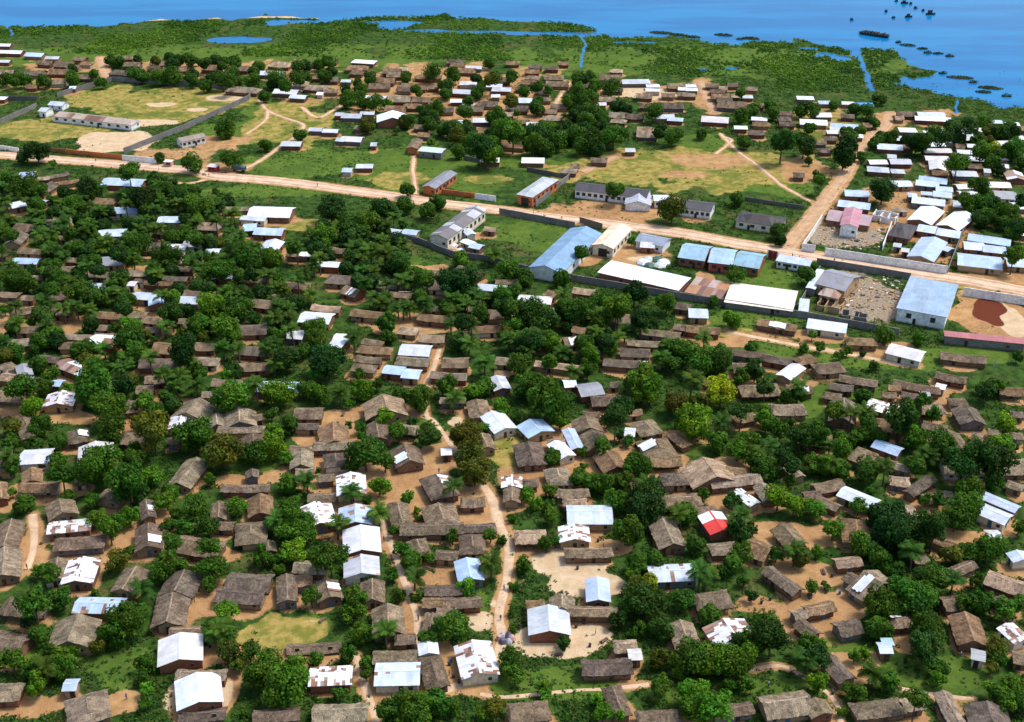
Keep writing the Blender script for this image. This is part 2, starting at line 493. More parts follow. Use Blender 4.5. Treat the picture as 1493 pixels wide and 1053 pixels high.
TREES = {
'P5':'B 80 370 120;B 170 420 160;B 310 400 140;B 130 500 200;B 230 500 150;B 60 720 150;B 40 620 120;B 160 760 130;G 190 850 150;B 330 770 140;G 380 680 75;B 650 520 200;B 590 590 160;B 720 470 110;Y 485 640 70;B 900 700 130;B 770 750 110;B 740 810 90;G 760 880 90;B 760 950 80;G 1185 470 140;B 1110 240 160;B 1090 330 90;B 910 220 150;B 910 110 130;B 1040 70 180;B 1100 130 120;B 960 20 120;B 1370 180 130;B 570 40 120;B 680 150 70;P 735 345 80;B 625 350 80;B 500 380 60;B 250 270 110;B 190 260 80;B 1180 600 80;O 1250 750 90;B 1310 680 120;B 1400 720 100;B 1170 650 60;B 1280 1010 60;B 200 600 110;B 100 640 80',
'P6':'B 540 390 150;B 520 470 140;B 560 590 130;B 500 690 100;P 690 580 110;B 210 60 170;B 400 190 180;B 330 210 120;B 300 400 120;B 370 410 90;B 460 270 70;B 100 700 150;B 60 780 200;B 200 800 200;B 170 870 240;B 330 730 110;B 450 900 90;B 590 740 80;B 590 800 80;G 635 840 90;B 725 280 80;B 770 140 90;B 820 200 100;P 840 280 130;P 1245 215 110;B 1240 70 90;B 1300 100 60;B 1030 560 170;B 920 600 110;B 710 1000 160;B 830 990 200;B 950 950 160;B 1050 980 90;B 1340 720 150;B 1370 800 120;B 1040 75 70;B 760 390 70;B 850 400 60;B 920 185 70;B 730 45 60;G 1210 1010 90;B 330 160 80;B 100 200 90',
'P7':'B 40 740 150;B 190 860 90;G 200 910 80;D 300 640 85;D 720 420 200;Y 740 330 110;O 690 340 130;B 660 440 120;D 800 560 130;B 690 560 80;O 780 720 110;B 960 710 200;B 1090 720 200;B 1200 740 200;B 1260 640 180;D 1370 590 190 720;G 910 790 80;G 990 900 180;G 1000 980 190;B 810 870 120;G 470 930 90;G 500 1000 120;B 920 400 130;P 1010 260 110;B 640 50 170;B 990 120 100;B 1060 40 60;B 1190 220 110;B 1130 260 80;D 1280 390 70;B 1240 310 70;B 770 200 110;B 680 220 110;B 650 290 100;B 1300 150 70;B 1410 170 90;B 200 120 90;B 250 100 80;B 80 220 90;B 30 340 60;B 60 100 60;B 1060 490 110;B 580 660 60;B 20 480 50;B 30 560 50',
'P8':'B 120 600 190;B 30 600 100;G 350 840 120;B 720 830 130;B 680 430 180;B 700 570 120;B 780 330 120;B 870 400 200;B 950 300 180;B 680 200 130;B 570 120 140;G 440 40 120;B 620 30 90;D 760 60 200;D 880 40 180;B 850 130 130;P 860 150 140;B 930 560 190;D 920 660 190;B 960 750 100;G 990 820 100;B 1200 600 130;B 1210 420 130;P 1070 310 90;B 1130 430 100;B 1330 470 140;B 1400 430 110;B 1250 140 170;B 1140 160 110;B 1190 310 90;B 1300 890 130;B 1390 870 140;B 1340 950 120;O 1290 650 120;O 260 180 110;G 350 160 80;B 330 350 80;B 400 340 60;D 150 160 100;D 40 140 80;B 480 1000 70;B 920 500 70;O 1270 760 90;B 760 250 120;B 1420 950 120',
'P1':'B 200 60 100;B 80 120 110;G 60 110 90;B 250 30 90;B 660 60 180;B 700 120 140;D 930 110 180;P 820 30 90;P 1140 90 130;B 1200 100 80;P 530 90 90;B 190 180 100;B 260 230 120;P 310 220 110;Y 470 200 100;B 540 200 90;B 100 300 150;B 210 290 120;G 150 400 130;B 480 290 200;D 630 290 120;B 560 400 190;B 570 500 160;P 915 240 150;P 900 290 100;B 1010 210 100;B 730 370 110;B 800 410 90;B 850 350 90;O 780 520 200;O 720 470 110;B 1000 540 190;O 1140 620 200;B 1090 660 120;G 1180 350 190;G 1050 410 70;B 1220 510 60;B 1250 300 70;B 1190 190 80;B 210 500 110;O 60 500 90;B 60 580 90;B 170 590 90;B 300 570 90;B 680 600 70;B 290 670 90;B 310 740 130;B 680 660 130;B 520 690 200;B 440 720 160;B 650 790 200;G 770 750 120;B 960 720 140;O 900 740 90;B 1070 770 70;B 60 700 110;B 120 890 100;G 320 930 140;B 470 870 90;B 500 960 120;G 660 960 110;B 850 870 120;B 1000 930 180;B 900 950 90;B 1200 910 120;B 570 1000 110;B 940 1030 140;B 1330 110 80;B 1370 350 60;B 1300 630 130;G 30 790 60;G 60 830 60;B 870 830 90;B 350 850 80;B 400 110 100',
'P2':'D 170 150 150;B 250 110 90;D 380 160 220;B 330 220 120;B 40 110 80;B 120 40 90;B 690 35 90;B 865 45 60;G 560 310 110;B 630 280 80;G 130 330 150;G 330 330 110;B 270 300 90;P 440 320 110;B 540 230 80;B 320 60 130;P 510 30 100;B 750 320 90;B 850 360 130;B 860 330 90;B 990 290 120;G 1130 310 100;B 1190 290 100;P 1100 60 140;P 1180 170 150;D 1050 70 100;B 1360 180 140;B 1380 290 120;G 1260 395 100;G 1180 500 60;O 1090 540 180;O 1110 650 170;O 1130 730 150;P 1200 830 120;B 1150 760 80;B 550 500 70;B 550 550 60;B 490 490 40;G 665 450 110;B 740 530 110;B 570 640 180;B 670 680 110;B 740 670 80;B 560 690 120;G 640 800 110;G 785 860 90;P 270 770 110;B 170 790 100;P 500 830 70;B 90 430 80;G 110 520 120;G 100 600 140;G 160 660 80;B 330 720 40;P 640 930 120;B 690 980 90;P 425 1000 90;G 240 1010 150;B 160 930 120;P 110 970 90;G 1370 840 70;B 1340 440 60;B 580 870 60;P 1020 800 100',
'P3':'D 110 60 170;P 110 100 120;G 80 190 140;G 220 160 90;D 290 200 80;P 330 210 80;B 410 210 110;G 430 140 130;P 560 40 130;B 690 270 200;B 640 260 130;G 680 330 110;B 730 340 120;P 930 250 150 385;Y 1095 320 180;O 860 380 130;O 980 370 120;G 960 480 170;B 900 470 110;P 1090 470 110;B 1000 160 200;B 900 110 150;B 840 170 120;D 1060 170 180;B 1100 120 100;P 1240 150 90;P 1010 30 110;P 1290 260 130;D 1320 290 110;B 1200 240 130;B 200 370 220;B 130 300 150;B 280 350 110;B 270 460 110;D 545 440 140 600;D 590 390 120;B 480 600 90;B 385 625 60;B 390 700 50;B 230 650 90;B 175 590 60;B 680 700 140;B 620 690 90;B 590 770 110;B 430 780 90;B 370 760 100;B 500 790 110;D 710 860 190;D 700 930 170;G 640 1010 190;B 560 870 120;P 890 940 140;B 1000 840 80;G 1180 610 130;B 1080 610 70;B 1250 650 120;B 1300 690 130;P 1340 590 110;B 1370 740 80;B 1390 810 80;D 1150 870 110;P 1200 950 80;B 230 960 110;B 210 900 80;B 210 820 80;G 100 840 90;G 30 430 60;B 940 760 70;B 620 570 60;B 850 30 70',
'P4':'D 60 270 120;D 30 200 110;B 360 90 70;B 270 100 70;B 460 130 60;B 500 110 60;B 580 125 50;B 690 30 110;B 860 45 80;B 640 185 60;B 890 360 110;B 740 360 110;P 600 420 140;P 520 430 130;B 440 430 110;B 580 330 90;D 300 460 170;D 260 540 150;B 330 560 120;P 410 590 130;P 90 580 120;P 420 680 120;D 180 620 110;B 520 580 80;B 470 560 90;D 780 450 180;B 770 530 160;B 850 560 120;B 940 430 80;B 980 420 70;B 1060 560 180;B 1000 590 150;P 920 640 110;D 1090 680 180;D 1250 680 200;D 1180 640 150;B 1330 610 150;P 1180 390 150;D 1210 320 120;P 1270 470 120;P 1350 480 120;P 1370 270 100;B 850 690 100;P 700 700 90;P 600 720 40;B 40 680 140;B 110 770 140;G 150 850 150;G 230 900 130;G 330 920 110;G 420 1010 150;G 550 990 150;B 560 900 90;B 320 30 60;D 790 950 200;D 700 970 180;B 880 950 160;P 760 1020 140;B 1100 920 190;B 1060 960 160;D 950 1010 150;B 1130 820 140;B 1250 780 110;B 1380 1010 80;B 1370 140 70;B 250 340 80;B 190 350 80;B 1090 360 60;B 970 870 90;B 900 870 70;P 1010 770 60;B 650 540 90;B 560 540 90',
'Q1':'B 110 95 130;B 160 110 100;B 560 30 110;B 680 80 80;B 670 60 70;P 350 140 90;P 190 590 110;P 80 385 90;P 210 380 60;P 1020 210 110;P 460 335 110;P 640 540 80;P 720 700 110;P 410 690 90;P 1340 560 90;P 1160 480 120;P 260 250 110;P 430 200 100;P 390 260 100;B 330 360 90;B 270 380 60;B 60 500 120;B 110 510 110;G 570 700 120;G 920 620 150;B 870 700 110;B 1000 720 160;D 1440 190 140;B 1420 310 120;B 1380 710 120;B 1010 630 130;B 850 160 110;B 870 190 120;D 620 150 130;D 380 110 120;B 750 310 100;B 600 350 110;B 720 400 130;B 960 460 130;B 640 440 110;B 1100 420 130;B 1180 410 120;B 1050 400 110;P 830 420 110;P 880 470 100;B 340 560 120;B 230 540 70;P 450 560 90;P 520 560 80',
'Q2':'B 280 110 70;B 410 160 80;B 370 200 80;D 175 190 130;B 100 250 110;B 270 175 80;D 20 270 110;G 515 405 80;P 660 385 100;P 370 430 100;P 180 380 140;P 120 370 120;P 50 360 110;D 530 510 150;D 460 510 120;P 190 520 110;P 260 500 120;P 290 620 90;P 830 540 100;P 960 560 100;B 790 490 90;B 950 490 80;B 750 550 70;B 1180 105 85 178;O 1430 190 135 258;B 1255 330 55;B 1040 380 70;D 1270 560 130;B 1410 600 110;P 1200 720 150;B 1110 680 110;B 700 580 110;D 800 640 140;P 850 750 130;B 750 700 110;B 190 690 100;B 195 740 80;B 350 750 50;B 600 650 90;P 630 620 110;P 470 690 80;P 1040 610 90;B 720 460 110;B 1120 600 110;B 1200 620 110;D 880 690 130;D 980 650 120',
'Q3':'D 870 115 130;B 580 60 60 135;B 225 150 70;B 410 290 80;D 415 330 60;B 215 485 110;B 530 490 90;B 565 445 40;B 860 740 110;B 1020 765 60;B 1200 180 110;B 1300 90 100;B 1420 210 110;D 1390 30 180;B 1230 30 150;B 1450 400 110;B 1300 170 100;B 1250 170 110;B 1450 300 80;B 120 600 60;G 210 680 90;D 1190 60 120;D 1300 30 150;D 1470 90 120',
'R1':'D 160 660 100;D 100 680 60;B 990 560 95 596;B 1005 690 90;B 1155 630 55;B 1305 585 55;B 230 710 40;B 695 685 45;B 840 705 90;B 410 320 40;B 440 360 50;D 320 295 45;B 480 260 50;B 740 250 50;B 820 260 60;B 690 330 80;B 755 330 80;B 830 350 60;B 900 370 60;B 960 350 80;B 1000 320 80;B 1130 290 60;B 1100 350 70;B 1200 340 90;B 1300 290 60;B 1385 280 50;B 1430 270 60;B 1150 420 50;B 1310 340 60;B 310 340 70;B 70 350 70;B 190 350 60;B 110 350 60;B 30 345 60;B 1240 370 60;B 620 330 60;B 580 320 60',
'R2':'B 475 325 75;B 445 370 60;B 590 400 65;B 445 410 50;B 390 310 80;B 785 398 55;B 635 275 50;B 840 375 60;B 320 395 55;B 80 385 60;B 140 445 80;B 400 470 80;B 355 480 40;B 20 430 80;B 490 560 80;B 380 540 70;B 530 485 70;B 660 490 70;B 680 570 110;B 740 580 110;D 830 590 100;B 870 550 60;B 940 610 90;B 1090 490 90;B 1060 530 80;B 1030 390 70;B 1020 350 70;B 990 440 70;B 1130 520 60;B 1180 590 120;B 1000 590 80;B 550 610 90;B 1075 325 40;B 1170 380 90;B 760 495 40;B 500 660 60;B 380 620 40;B 1445 590 90;B 1350 480 80;B 1090 380 50;B 1060 430 90;B 235 565 35;B 280 520 60;B 850 440 50;B 890 390 40',
'R3':'D 415 620 120 726;D 515 640 110 700;D 690 670 115 752;B 255 625 60;B 580 770 50;B 545 710 40;B 510 480 75;B 560 480 70;B 240 510 70;B 270 500 50;B 380 500 60;B 370 465 50;B 300 480 60;B 240 410 40;B 650 465 40;B 740 485 60;B 800 490 70;B 840 430 40;B 865 440 45;B 730 600 60;B 770 575 50;B 910 600 60;B 830 630 50;B 780 690 50;B 1100 580 80;B 1170 570 50;B 1060 620 70;B 1020 650 50;B 1320 540 70;B 1430 560 50;Y 1350 655 70;B 1290 620 60;B 1450 660 100;B 1200 720 110;D 1210 760 100;B 70 590 50;B 710 580 50;B 840 550 40;B 550 560 60',
}
# belts of trees too dense to survey one by one: outline on the photo, how many, share of palms, crown width range in metres
BELTS = [
([(0,255),(60,262),(150,275),(240,262),(330,285),(350,330),(430,345),(560,300),(600,340),(590,400),(450,380),(430,470),(250,470),(0,380)],290,.5,(4,7)),
([(430,380),(600,400),(780,430),(960,470),(980,520),(760,520),(700,480),(540,440)],120,.55,(3.8,6.8)),
([(0,380),(430,400),(430,480),(380,560),(250,560),(0,500)],110,.5,(3.2,5.6)),
([(1390,225),(1493,200),(1493,330),(1420,320),(1400,270)],28,0,(4,7)),
([(1080,500),(1300,560),(1493,560),(1493,700),(1300,680),(1100,640)],26,.5,(3.5,6)),
([(650,185),(900,190),(920,215),(700,225)],26,0,(5,9)),
([(500,110),(860,110),(980,200),(700,200),(500,180)],60,0,(4,7)),
([(160,80),(480,90),(500,120),(380,130),(160,115)],34,0,(4,7)),
([(1150,160),(1493,190),(1493,225),(1200,200)],30,0,(4,8)),
([(0,500),(400,560),(520,700),(420,1000),(0,1000)],42,.1,(2.5,6)),
([(950,600),(1493,560),(1493,1053),(1050,1053)],55,.1,(2.5,6)),
([(420,560),(950,560),(950,1053),(480,1053)],45,.1,(2,4)),
]
# ground: kind, centre, half sizes on the photo. d bare earth, s pale sand, y dry grass, l lush grass, k dark soil, x rubble
PATCH = '''y 1010 245 170 28;y 950 240 60 10;d 985 255 50 8;l 1130 265 60 25;l 880 235 40 10;d 900 305 120 20;d 860 300 60 14;d 1010 318 30 8
y 230 150 130 28;l 200 160 90 14;s 235 153 25 4;s 325 143 25 4;s 285 160 18 3;s 160 205 75 15;s 205 180 60 5;y 80 188 95 18;l 40 192 60 12;d 260 225 60 14;d 315 210 55 14;y 420 180 70 30;l 340 195 60 22;l 390 165 50 18;d 315 245 60 8
l 440 240 90 22;l 600 240 80 30;l 700 265 60 20;y 590 262 50 10;y 720 262 40 8;l 720 225 110 18;l 780 240 60 10
l 300 85 420 18;l 1000 90 320 20;d 330 100 170 14;d 650 130 160 40;d 940 130 90 16;s 940 135 60 10;d 1030 140 25 28;d 80 100 60 10;y 40 125 40 10;l 30 120 40 8;d 760 165 150 20;d 1040 235 60 12;l 1040 215 50 20;d 1180 250 45 20;y 1220 190 50 25;d 1330 170 90 10;l 1370 220 70 12;y 1330 200 60 8;d 1330 320 80 60;x 1240 345 55 14;s 1240 345 50 10;d 1450 395 40 25;y 1450 415 60 8
l 790 345 45 18;l 730 340 40 12;d 690 345 30 10;d 850 380 30 10;d 930 375 60 16;s 950 378 45 7;y 905 372 30 6;l 1115 405 45 20;d 1030 405 15 10;x 1260 428 60 34;d 1265 430 45 25;k 1270 420 25 15;d 1440 460 60 30;s 1470 465 22 22;r 1443 448 18 9;r 1436 460 17 8;r 1447 466 12 8;d 1190 490 40 10;l 1100 460 60 14;l 1060 470 60 12;y 1060 485 40 6;l 1250 520 220 18;d 1300 505 40 6
d 610 470 90 14;d 600 480 60 8;d 560 600 60 14;d 500 605 40 10;d 450 620 30 12;d 480 640 60 25;d 640 670 45 22;d 610 690 50 14;d 700 600 45 8;s 665 615 12 8;d 690 620 30 10;l 620 630 22 15;d 540 690 120 30;d 600 720 100 30;d 480 760 60 30;d 640 770 90 30;d 690 735 40 30;d 640 845 80 16;s 700 905 22 20;d 760 690 40 30;y 735 655 35 25;d 800 690 40 20;d 820 640 70 20;d 880 690 90 20;d 930 670 60 20
s 830 820 60 22;s 860 850 60 20;s 800 935 70 26;s 860 925 40 16;d 790 800 40 14;d 900 800 30 14;l 845 920 12 8;l 820 995 80 22;l 760 1000 40 20;l 700 880 15 30;s 720 880 14 8;l 880 890 20 10;d 640 960 30 30;d 600 900 40 40;d 660 1000 60 10
y 430 920 60 18;l 445 915 55 16;y 395 915 14 18;s 460 905 25 3;y 375 930 30 12;d 360 950 24 10;d 330 1000 18 40;s 255 1010 16 28;s 325 1010 14 28;d 320 950 28 16;l 180 970 60 30;l 90 950 40 20;d 180 1025 30 18;d 40 1030 40 14;d 120 940 60 8;d 90 830 60 20;d 40 800 25 40;d 130 800 40 14;d 190 780 40 14;d 250 760 50 16;d 330 810 50 14;d 300 870 60 30;d 100 610 60 12;d 30 600 30 14;d 60 720 60 16;d 180 620 60 10;d 280 590 50 14;d 340 700 30 12;d 400 690 30 20;l 370 680 50 14;d 220 540 30 8
d 1100 730 70 20;d 1150 780 60 20;d 1160 840 50 30;d 1210 890 60 26;d 1250 970 50 24;d 1180 920 50 20;l 1220 942 45 8;l 1140 1005 70 16;l 1080 1000 40 12;y 1200 935 40 6;d 1340 940 40 16;l 1380 980 80 24;d 1330 780 60 14;d 1400 790 60 14;d 1260 690 60 10;l 1270 690 40 14;d 1380 740 60 16;d 1060 680 40 14;d 1000 640 50 14;l 1020 655 40 8;l 1140 590 50 22;d 1110 620 20 8;d 1170 560 30 8;l 1230 570 60 12;d 1350 590 50 8;l 1040 1010 60 16;l 980 1010 40 16;d 1000 1020 50 10;d 1100 880 30 14
d 60 470 60 14;d 240 470 60 10;d 300 440 40 8;d 180 400 60 10;d 470 340 30 8;y 450 330 40 8;l 420 275 80 12;l 350 280 60 8;d 620 395 40 10;l 600 380 25 10;d 1030 500 60 8;d 870 500 70 10;d 790 510 40 8;d 720 470 40 8'''
ROADS = [ # name, width m, label, colour, centre line
('main_road',7.2,[(-60,226),(0,226),(67,232),(167,239),(234,245),(291,250),(315,257),(402,264),(500,276),(600,290),(650,298),(734,307),(801,316),(885,326),(935,332),(1000,341),(1082,356),(1139,365),(1198,375),(1281,389),(1330,397),(1410,409),(1493,424),(1560,436)]),
('side_road',5.6,[(1145,362),(1155,352),(1185,316),(1211,283),(1231,256),(1251,218),(1274,198),(1291,185),(1300,165)]),
('track',5,[(147,84),(150,95),(153,105),(158,115)]),
('track',4,[(848,251),(870,240),(898,228)]),
('track',4,[(1020,119),(1030,140),(1043,165)]),
('footpath',1.6,[(604,228),(602,248),(604,262),(606,284)]),
('footpath',1.8,[(378,146),(390,161),(415,172),(442,182),(432,198),(400,220),(368,241),(338,250)]),
('footpath',1.5,[(390,161),(388,174),(374,186),(358,196)]),
('footpath',1.8,[(439,156),(462,171),(486,161),(505,150)]),
('footpath',1.6,[(1050,195),(1076,221),(1100,238),(1125,258),(1142,272),(1182,294)]),
('footpath',1.4,[(1058,200),(1066,206),(1043,225)]),
('footpath',2,[(830,120),(821,134),(811,150),(800,172)]),
('footpath',2.6,[(663,657),(690,690),(718,728),(726,760),(737,782),(743,802),(739,843),(734,866),(727,899),(732,927),(726,952),(700,985),(640,1010)]),
('footpath',1.7,[(642,503),(632,537),(619,565),(621,605),(635,617),(663,657)]),
('footpath',2,[(552,750),(559,766),(573,802),(590,849),(606,893),(609,921),(615,950)]),
('footpath',2,[(517,955),(534,1005),(545,1040),(550,1070)]),
('footpath',1.3,[(700,1012),(740,1016),(837,1007),(890,1004),(946,998)]),
('footpath',1.3,[(1093,977),(1135,971),(1168,985),(1215,1019),(1227,1060)]),
('footpath',1.3,[(1315,1005),(1363,1013),(1420,1020)]),
('footpath',2.2,[(1060,483),(1093,490),(1150,501),(1207,511),(1278,524),(1327,534)]),
('footpath',2,[(47,750),(50,790),(40,830)]),
('footpath',1.4,[(200,265),(235,262),(270,268),(300,262)]),
]
WALLS = [ # height, colour, label, foot line
(2.6,'grey','long grey block wall around the walled field',[(84,142),(139,126),(164,119),(301,127),(368,137),(363,146),(265,191),(181,224)]),
(2.4,'grey','grey block wall running in from the edge of the walled field',[(-20,186),(0,181),(54,157)]),
(2.4,'dark','short dark wall behind the left end of the walled field',[(10,147),(55,147)]),
(2.2,'orange','terracotta painted wall along the main road',[(97,224),(179,233)]),
(2.6,'white','white wall with dark openings next to the terracotta wall',[(179,234),(228,239)]),
(2,'rust','low rusty wall left of the terracotta wall',[(68,221),(96,224)]),
(2,'white','low white wall at the far left end of the main road',[(-20,215),(28,222)]),
(2.2,'orange','orange brick wall right of the dark gabled hall',[(644,283),(692,289)]),
(2.4,'white','painted white wall panel at the end of the orange brick wall',[(693,290),(723,294)]),
(2.4,'grey','weathered grey wall beside the orange brick hall',[(781,302),(830,261)]),
(2.6,'grey','grey block wall between the main road and mown compound',[(728,312),(780,322),(838,333)]),
(2.6,'brown','brown block wall behind the blue gabled shed',[(845,325),(878,335)]),
(2.4,'grey','old grey wall running below the patched hall',[(557,342),(610,355),(661,375),(708,381),(771,397)]),
(2.6,'grey','tall stained grey wall along the bottom of the long compounds',[(772,398),(835,410),(945,429),(1000,438),(1182,466),(1310,490)]),
(3.2,'white','long white wall between the road and the rubble yard',[(1202,373),(1380,400)]),
(3.2,'white','short white wall left of the gate gap on the side road corner',[(1168,366),(1188,369)]),
(2.6,'white','white side wall of the rubble yard along the side road',[(1170,364),(1198,322)]),
(2.6,'white','white inner wall dividing the rubble yard',[(1286,366),(1299,332)]),
(2.2,'grey','grey side wall right of the walled blue gable',[(1381,399),(1404,340)]),
(3.2,'white','long white wall right of the huge blue warehouse',[(1403,431),(1500,446)]),
(2.6,'grey','grey stone wall between the road and the half built house',[(1190,386),(1327,408)]),
(2.4,'grey','grey wall left of the half built house',[(1162,453),(1195,396)]),
(2,'dark','dark mossy wall at the bottom of the green meadow',[(676,233),(728,243)]),
(2,'dark','dark low wall behind the orange brick hall',[(768,250),(831,262)]),
(1.8,'dark','dark garden wall behind the dark brown bungalow',[(1086,293),(1172,306)]),
]
SHORE = [(-900,42),(-300,40),(0,38),(60,36),(100,34),(180,32),(270,28),(330,27),(410,25),(500,27),(560,25),(640,23),(700,26),(740,30),(800,33),(850,37),(880,40),(930,45),(960,53),(1000,56),(1040,63),(1080,66),(1120,59),(1160,58),(1190,64),(1215,70),(1232,76),(1240,82),(1246,80),(1250,67),(1275,67),(1300,74),(1330,88),(1372,103),(1340,110),(1350,128),(1380,141),(1420,148),(1493,157),(1600,166),(2400,205)]
PONDS = [(345,57,46,4.2),(425,31,48,2.6),(400,34,20,2),(575,38,24,5),(565,32,50,2.4),(620,44,40,2),(700,46,75,2.2),(790,48,70,2.2),(920,50,45,4),(900,46,40,3),(850,50,40,2.6),(1225,84,12,5),(1205,78,14,2.5),(1180,70,14,2),(1330,120,14,10),(1310,122,10,3),(1065,98,12,2),(1025,100,8,1.5),(930,61,30,1.5),(1150,60,20,1.2),(1190,82,6,2),(1340,92,8,2)]
CANALS = [(.9,[(846,48),(851,57),(853,67),(849,80),(847,97)]),(2.4,[(1243,66),(1254,86),(1264,109),(1274,132)]),(1.0,[(1397,143),(1393,164)]),(.8,[(10,36),(16,46),(18,52)])]
SPIT = [(180,31),(270,27),(400,24.5),(500,26.5)]
ISLETS = [(1307,1,6),(1328,5,5),(1346,15,5),(1292,16,5),(1242,28,6),(1303,25,6),(1335,11,6),(1324,65,26),(1345,70,18),(1368,77,18),(1353,76,14),(1385,81,14),(1400,112,42),(1444,127,40),(1434,133,26),(1375,106,14),(1419,119,14),(1468,139,18),(1055,50,30),(1080,56,16),(1095,55,30),(1175,61,22),(1310,61,10),(965,47,40),(990,50,30),(1010,53,26)]
import bpy, math, random
import numpy as np
from mathutils import Vector
R_ = math.radians
rng = random.Random(7)
nr = np.random.default_rng(7)
scene = bpy.context.scene
COL = scene.collection
# ---------------------------------------------------------------- camera
CAM_H, PITCH, FPX, PW, PH = 180.0, R_(29.0), 1750.0, 1493.0, 1053.0
cp, sp = math.cos(PITCH), math.sin(PITCH)
def gp(px, py, z=0.0):
    """point of the photo -> point in the place at height z"""
    x = (px-PW/2)/FPX; y = (PH/2-py)/FPX
    t = (z-CAM_H)/(-sp+y*cp)
    return Vector((x*t, (cp+y*sp)*t, z))
def pj(p):
    dx, dy, dz = p[0], p[1], p[2]-CAM_H
    d = dy*cp-dz*sp; u = dy*sp+dz*cp
    return (PW/2+FPX*dx/d, PH/2-FPX*u/d, FPX/d)
cd = bpy.data.cameras.new('camera'); cam = bpy.data.objects.new('camera', cd); COL.objects.link(cam)
cam.location = (0, 0, CAM_H); cam.rotation_euler = (math.pi/2-PITCH, 0, 0)
cd.sensor_width = 36; cd.lens = 36*FPX/PW; cd.clip_start = 1; cd.clip_end = 90000
scene.camera = cam
# ---------------------------------------------------------------- light
w = bpy.data.worlds.new('World'); scene.world = w; w.use_nodes = True
nt = w.node_tree; sky = nt.nodes.new('ShaderNodeTexSky'); sky.sky_type = 'NISHITA'; sky.sun_disc = False
SUN_EL, SUN_AZ = R_(60), R_(72)      # azimuth from +y towards +x
sky.sun_elevation = SUN_EL; sky.sun_rotation = SUN_AZ; sky.air_density = 1.0; sky.dust_density = 2.5; sky.ozone_density = .8
bg = nt.nodes['Background']; nt.links.new(sky.outputs[0], bg.inputs[0]); bg.inputs[1].default_value = 0.15
sd = bpy.data.lights.new('sun', 'SUN'); sd.energy = 2.1; sd.angle = R_(13); sd.color = (1, .96, .90)
so = bpy.data.objects.new('sun', sd); COL.objects.link(so)
so.rotation_euler = Vector((-math.sin(SUN_AZ)*math.cos(SUN_EL), -math.cos(SUN_AZ)*math.cos(SUN_EL), -math.sin(SUN_EL))).to_track_quat('-Z', 'Y').to_euler()
scene.view_settings.view_transform = 'Standard'; scene.view_settings.look = 'None'
scene.view_settings.exposure = 0.57; scene.view_settings.gamma = 1
# ---------------------------------------------------------------- materials
def newmat(name):
    m = bpy.data.materials.new(name); m.use_nodes = True; n = m.node_tree
    return m, n, n.nodes['Principled BSDF']
def nd(n, t, **k):
    o = n.nodes.new(t)
    for a, b in k.items():
        if a.startswith('i_'): o.inputs[a[2:].replace('_', ' ')].default_value = b
        else: setattr(o, a, b)
    return o
def mixc(n, blend, fac, a, b):
    o = n.nodes.new('ShaderNodeMix'); o.data_type = 'RGBA'; o.blend_type = blend
    for s, v in ((o.inputs[0], fac), (o.inputs[6], a), (o.inputs[7], b)):
        if hasattr(v, 'is_linked'): n.links.new(v, s)
        else: s.default_value = v
    return o.outputs[2]
def math_(n, op, a, b=None, clamp=False):
    o = n.nodes.new('ShaderNodeMath'); o.operation = op; o.use_clamp = clamp
    for s, v in zip(o.inputs, (a, b)):
        if v is None: continue
        if hasattr(v, 'is_linked'): n.links.new(v, s)
        else: s.default_value = v
    return o.outputs[0]
def ramp(n, fac, lo, hi, a=0.0, b=1.0):
    o = n.nodes.new('ShaderNodeMapRange'); o.interpolation_type = 'SMOOTHSTEP'
    n.links.new(fac, o.inputs[0]); o.inputs[1].default_value = lo; o.inputs[2].default_value = hi; o.inputs[3].default_value = a; o.inputs[4].default_value = b
    return o.outputs[0]
def noise(n, vec, scale, detail=3, rough=.6, stretch=None):
    if stretch:
        mp = nd(n, 'ShaderNodeMapping'); mp.inputs['Scale'].default_value = stretch; n.links.new(vec, mp.inputs[0]); vec = mp.outputs[0]
    o = nd(n, 'ShaderNodeTexNoise'); n.links.new(vec, o.inputs['Vector'])
    o.inputs['Scale'].default_value = scale; o.inputs['Detail'].default_value = detail; o.inputs['Roughness'].default_value = rough
    return o.outputs[0]
def colmat(name, rough=.85, nscale=2.0, nstr=.35, stretch=None, spec=.3, bump=0, big=0, tint=True):
    """vertex colour x object colour x grain"""
    m, n, p = newmat(name)
    at = nd(n, 'ShaderNodeAttribute', attribute_name='col'); tc = nd(n, 'ShaderNodeTexCoord'); oi = nd(n, 'ShaderNodeObjectInfo')
    off = nd(n, 'ShaderNodeVectorMath', operation='ADD'); n.links.new(tc.outputs['Object'], off.inputs[0])
    sc = nd(n, 'ShaderNodeMath', operation='MULTIPLY'); n.links.new(oi.outputs['Random'], sc.inputs[0]); sc.inputs[1].default_value = 97.
    n.links.new(sc.outputs[0], off.inputs[1])
    c = mixc(n, 'MULTIPLY', 1.0, at.outputs[0], oi.outputs['Color'])
    nz = noise(n, off.outputs[0], nscale, 4, .65, stretch)
    c = mixc(n, 'MULTIPLY', 1.0, c, ramp(n, nz, .25, .75, 1-nstr, 1+nstr))
    if big:
        nb = noise(n, off.outputs[0], .35, 3, .6)
        c = mixc(n, 'MULTIPLY', 1.0, c, ramp(n, nb, .3, .7, 1-big, 1+big))
    n.links.new(c, p.inputs['Base Color']); p.inputs['Roughness'].default_value = rough; p.inputs['Specular IOR Level'].default_value = spec
    if bump:
        b = nd(n, 'ShaderNodeBump'); b.inputs['Strength'].default_value = bump; b.inputs['Distance'].default_value = .15
        n.links.new(nz, b.inputs['Height']); n.links.new(b.outputs[0], p.inputs['Normal'])
    return m
M = {}
M['thatch'] = colmat('thatch', .95, 4.2, .7, (2.2, .8, 1), .03, .9, .28)
M['tin'] = colmat('tin', .45, 1.7, .16, (5, .16, 1), .45, 0, .12)
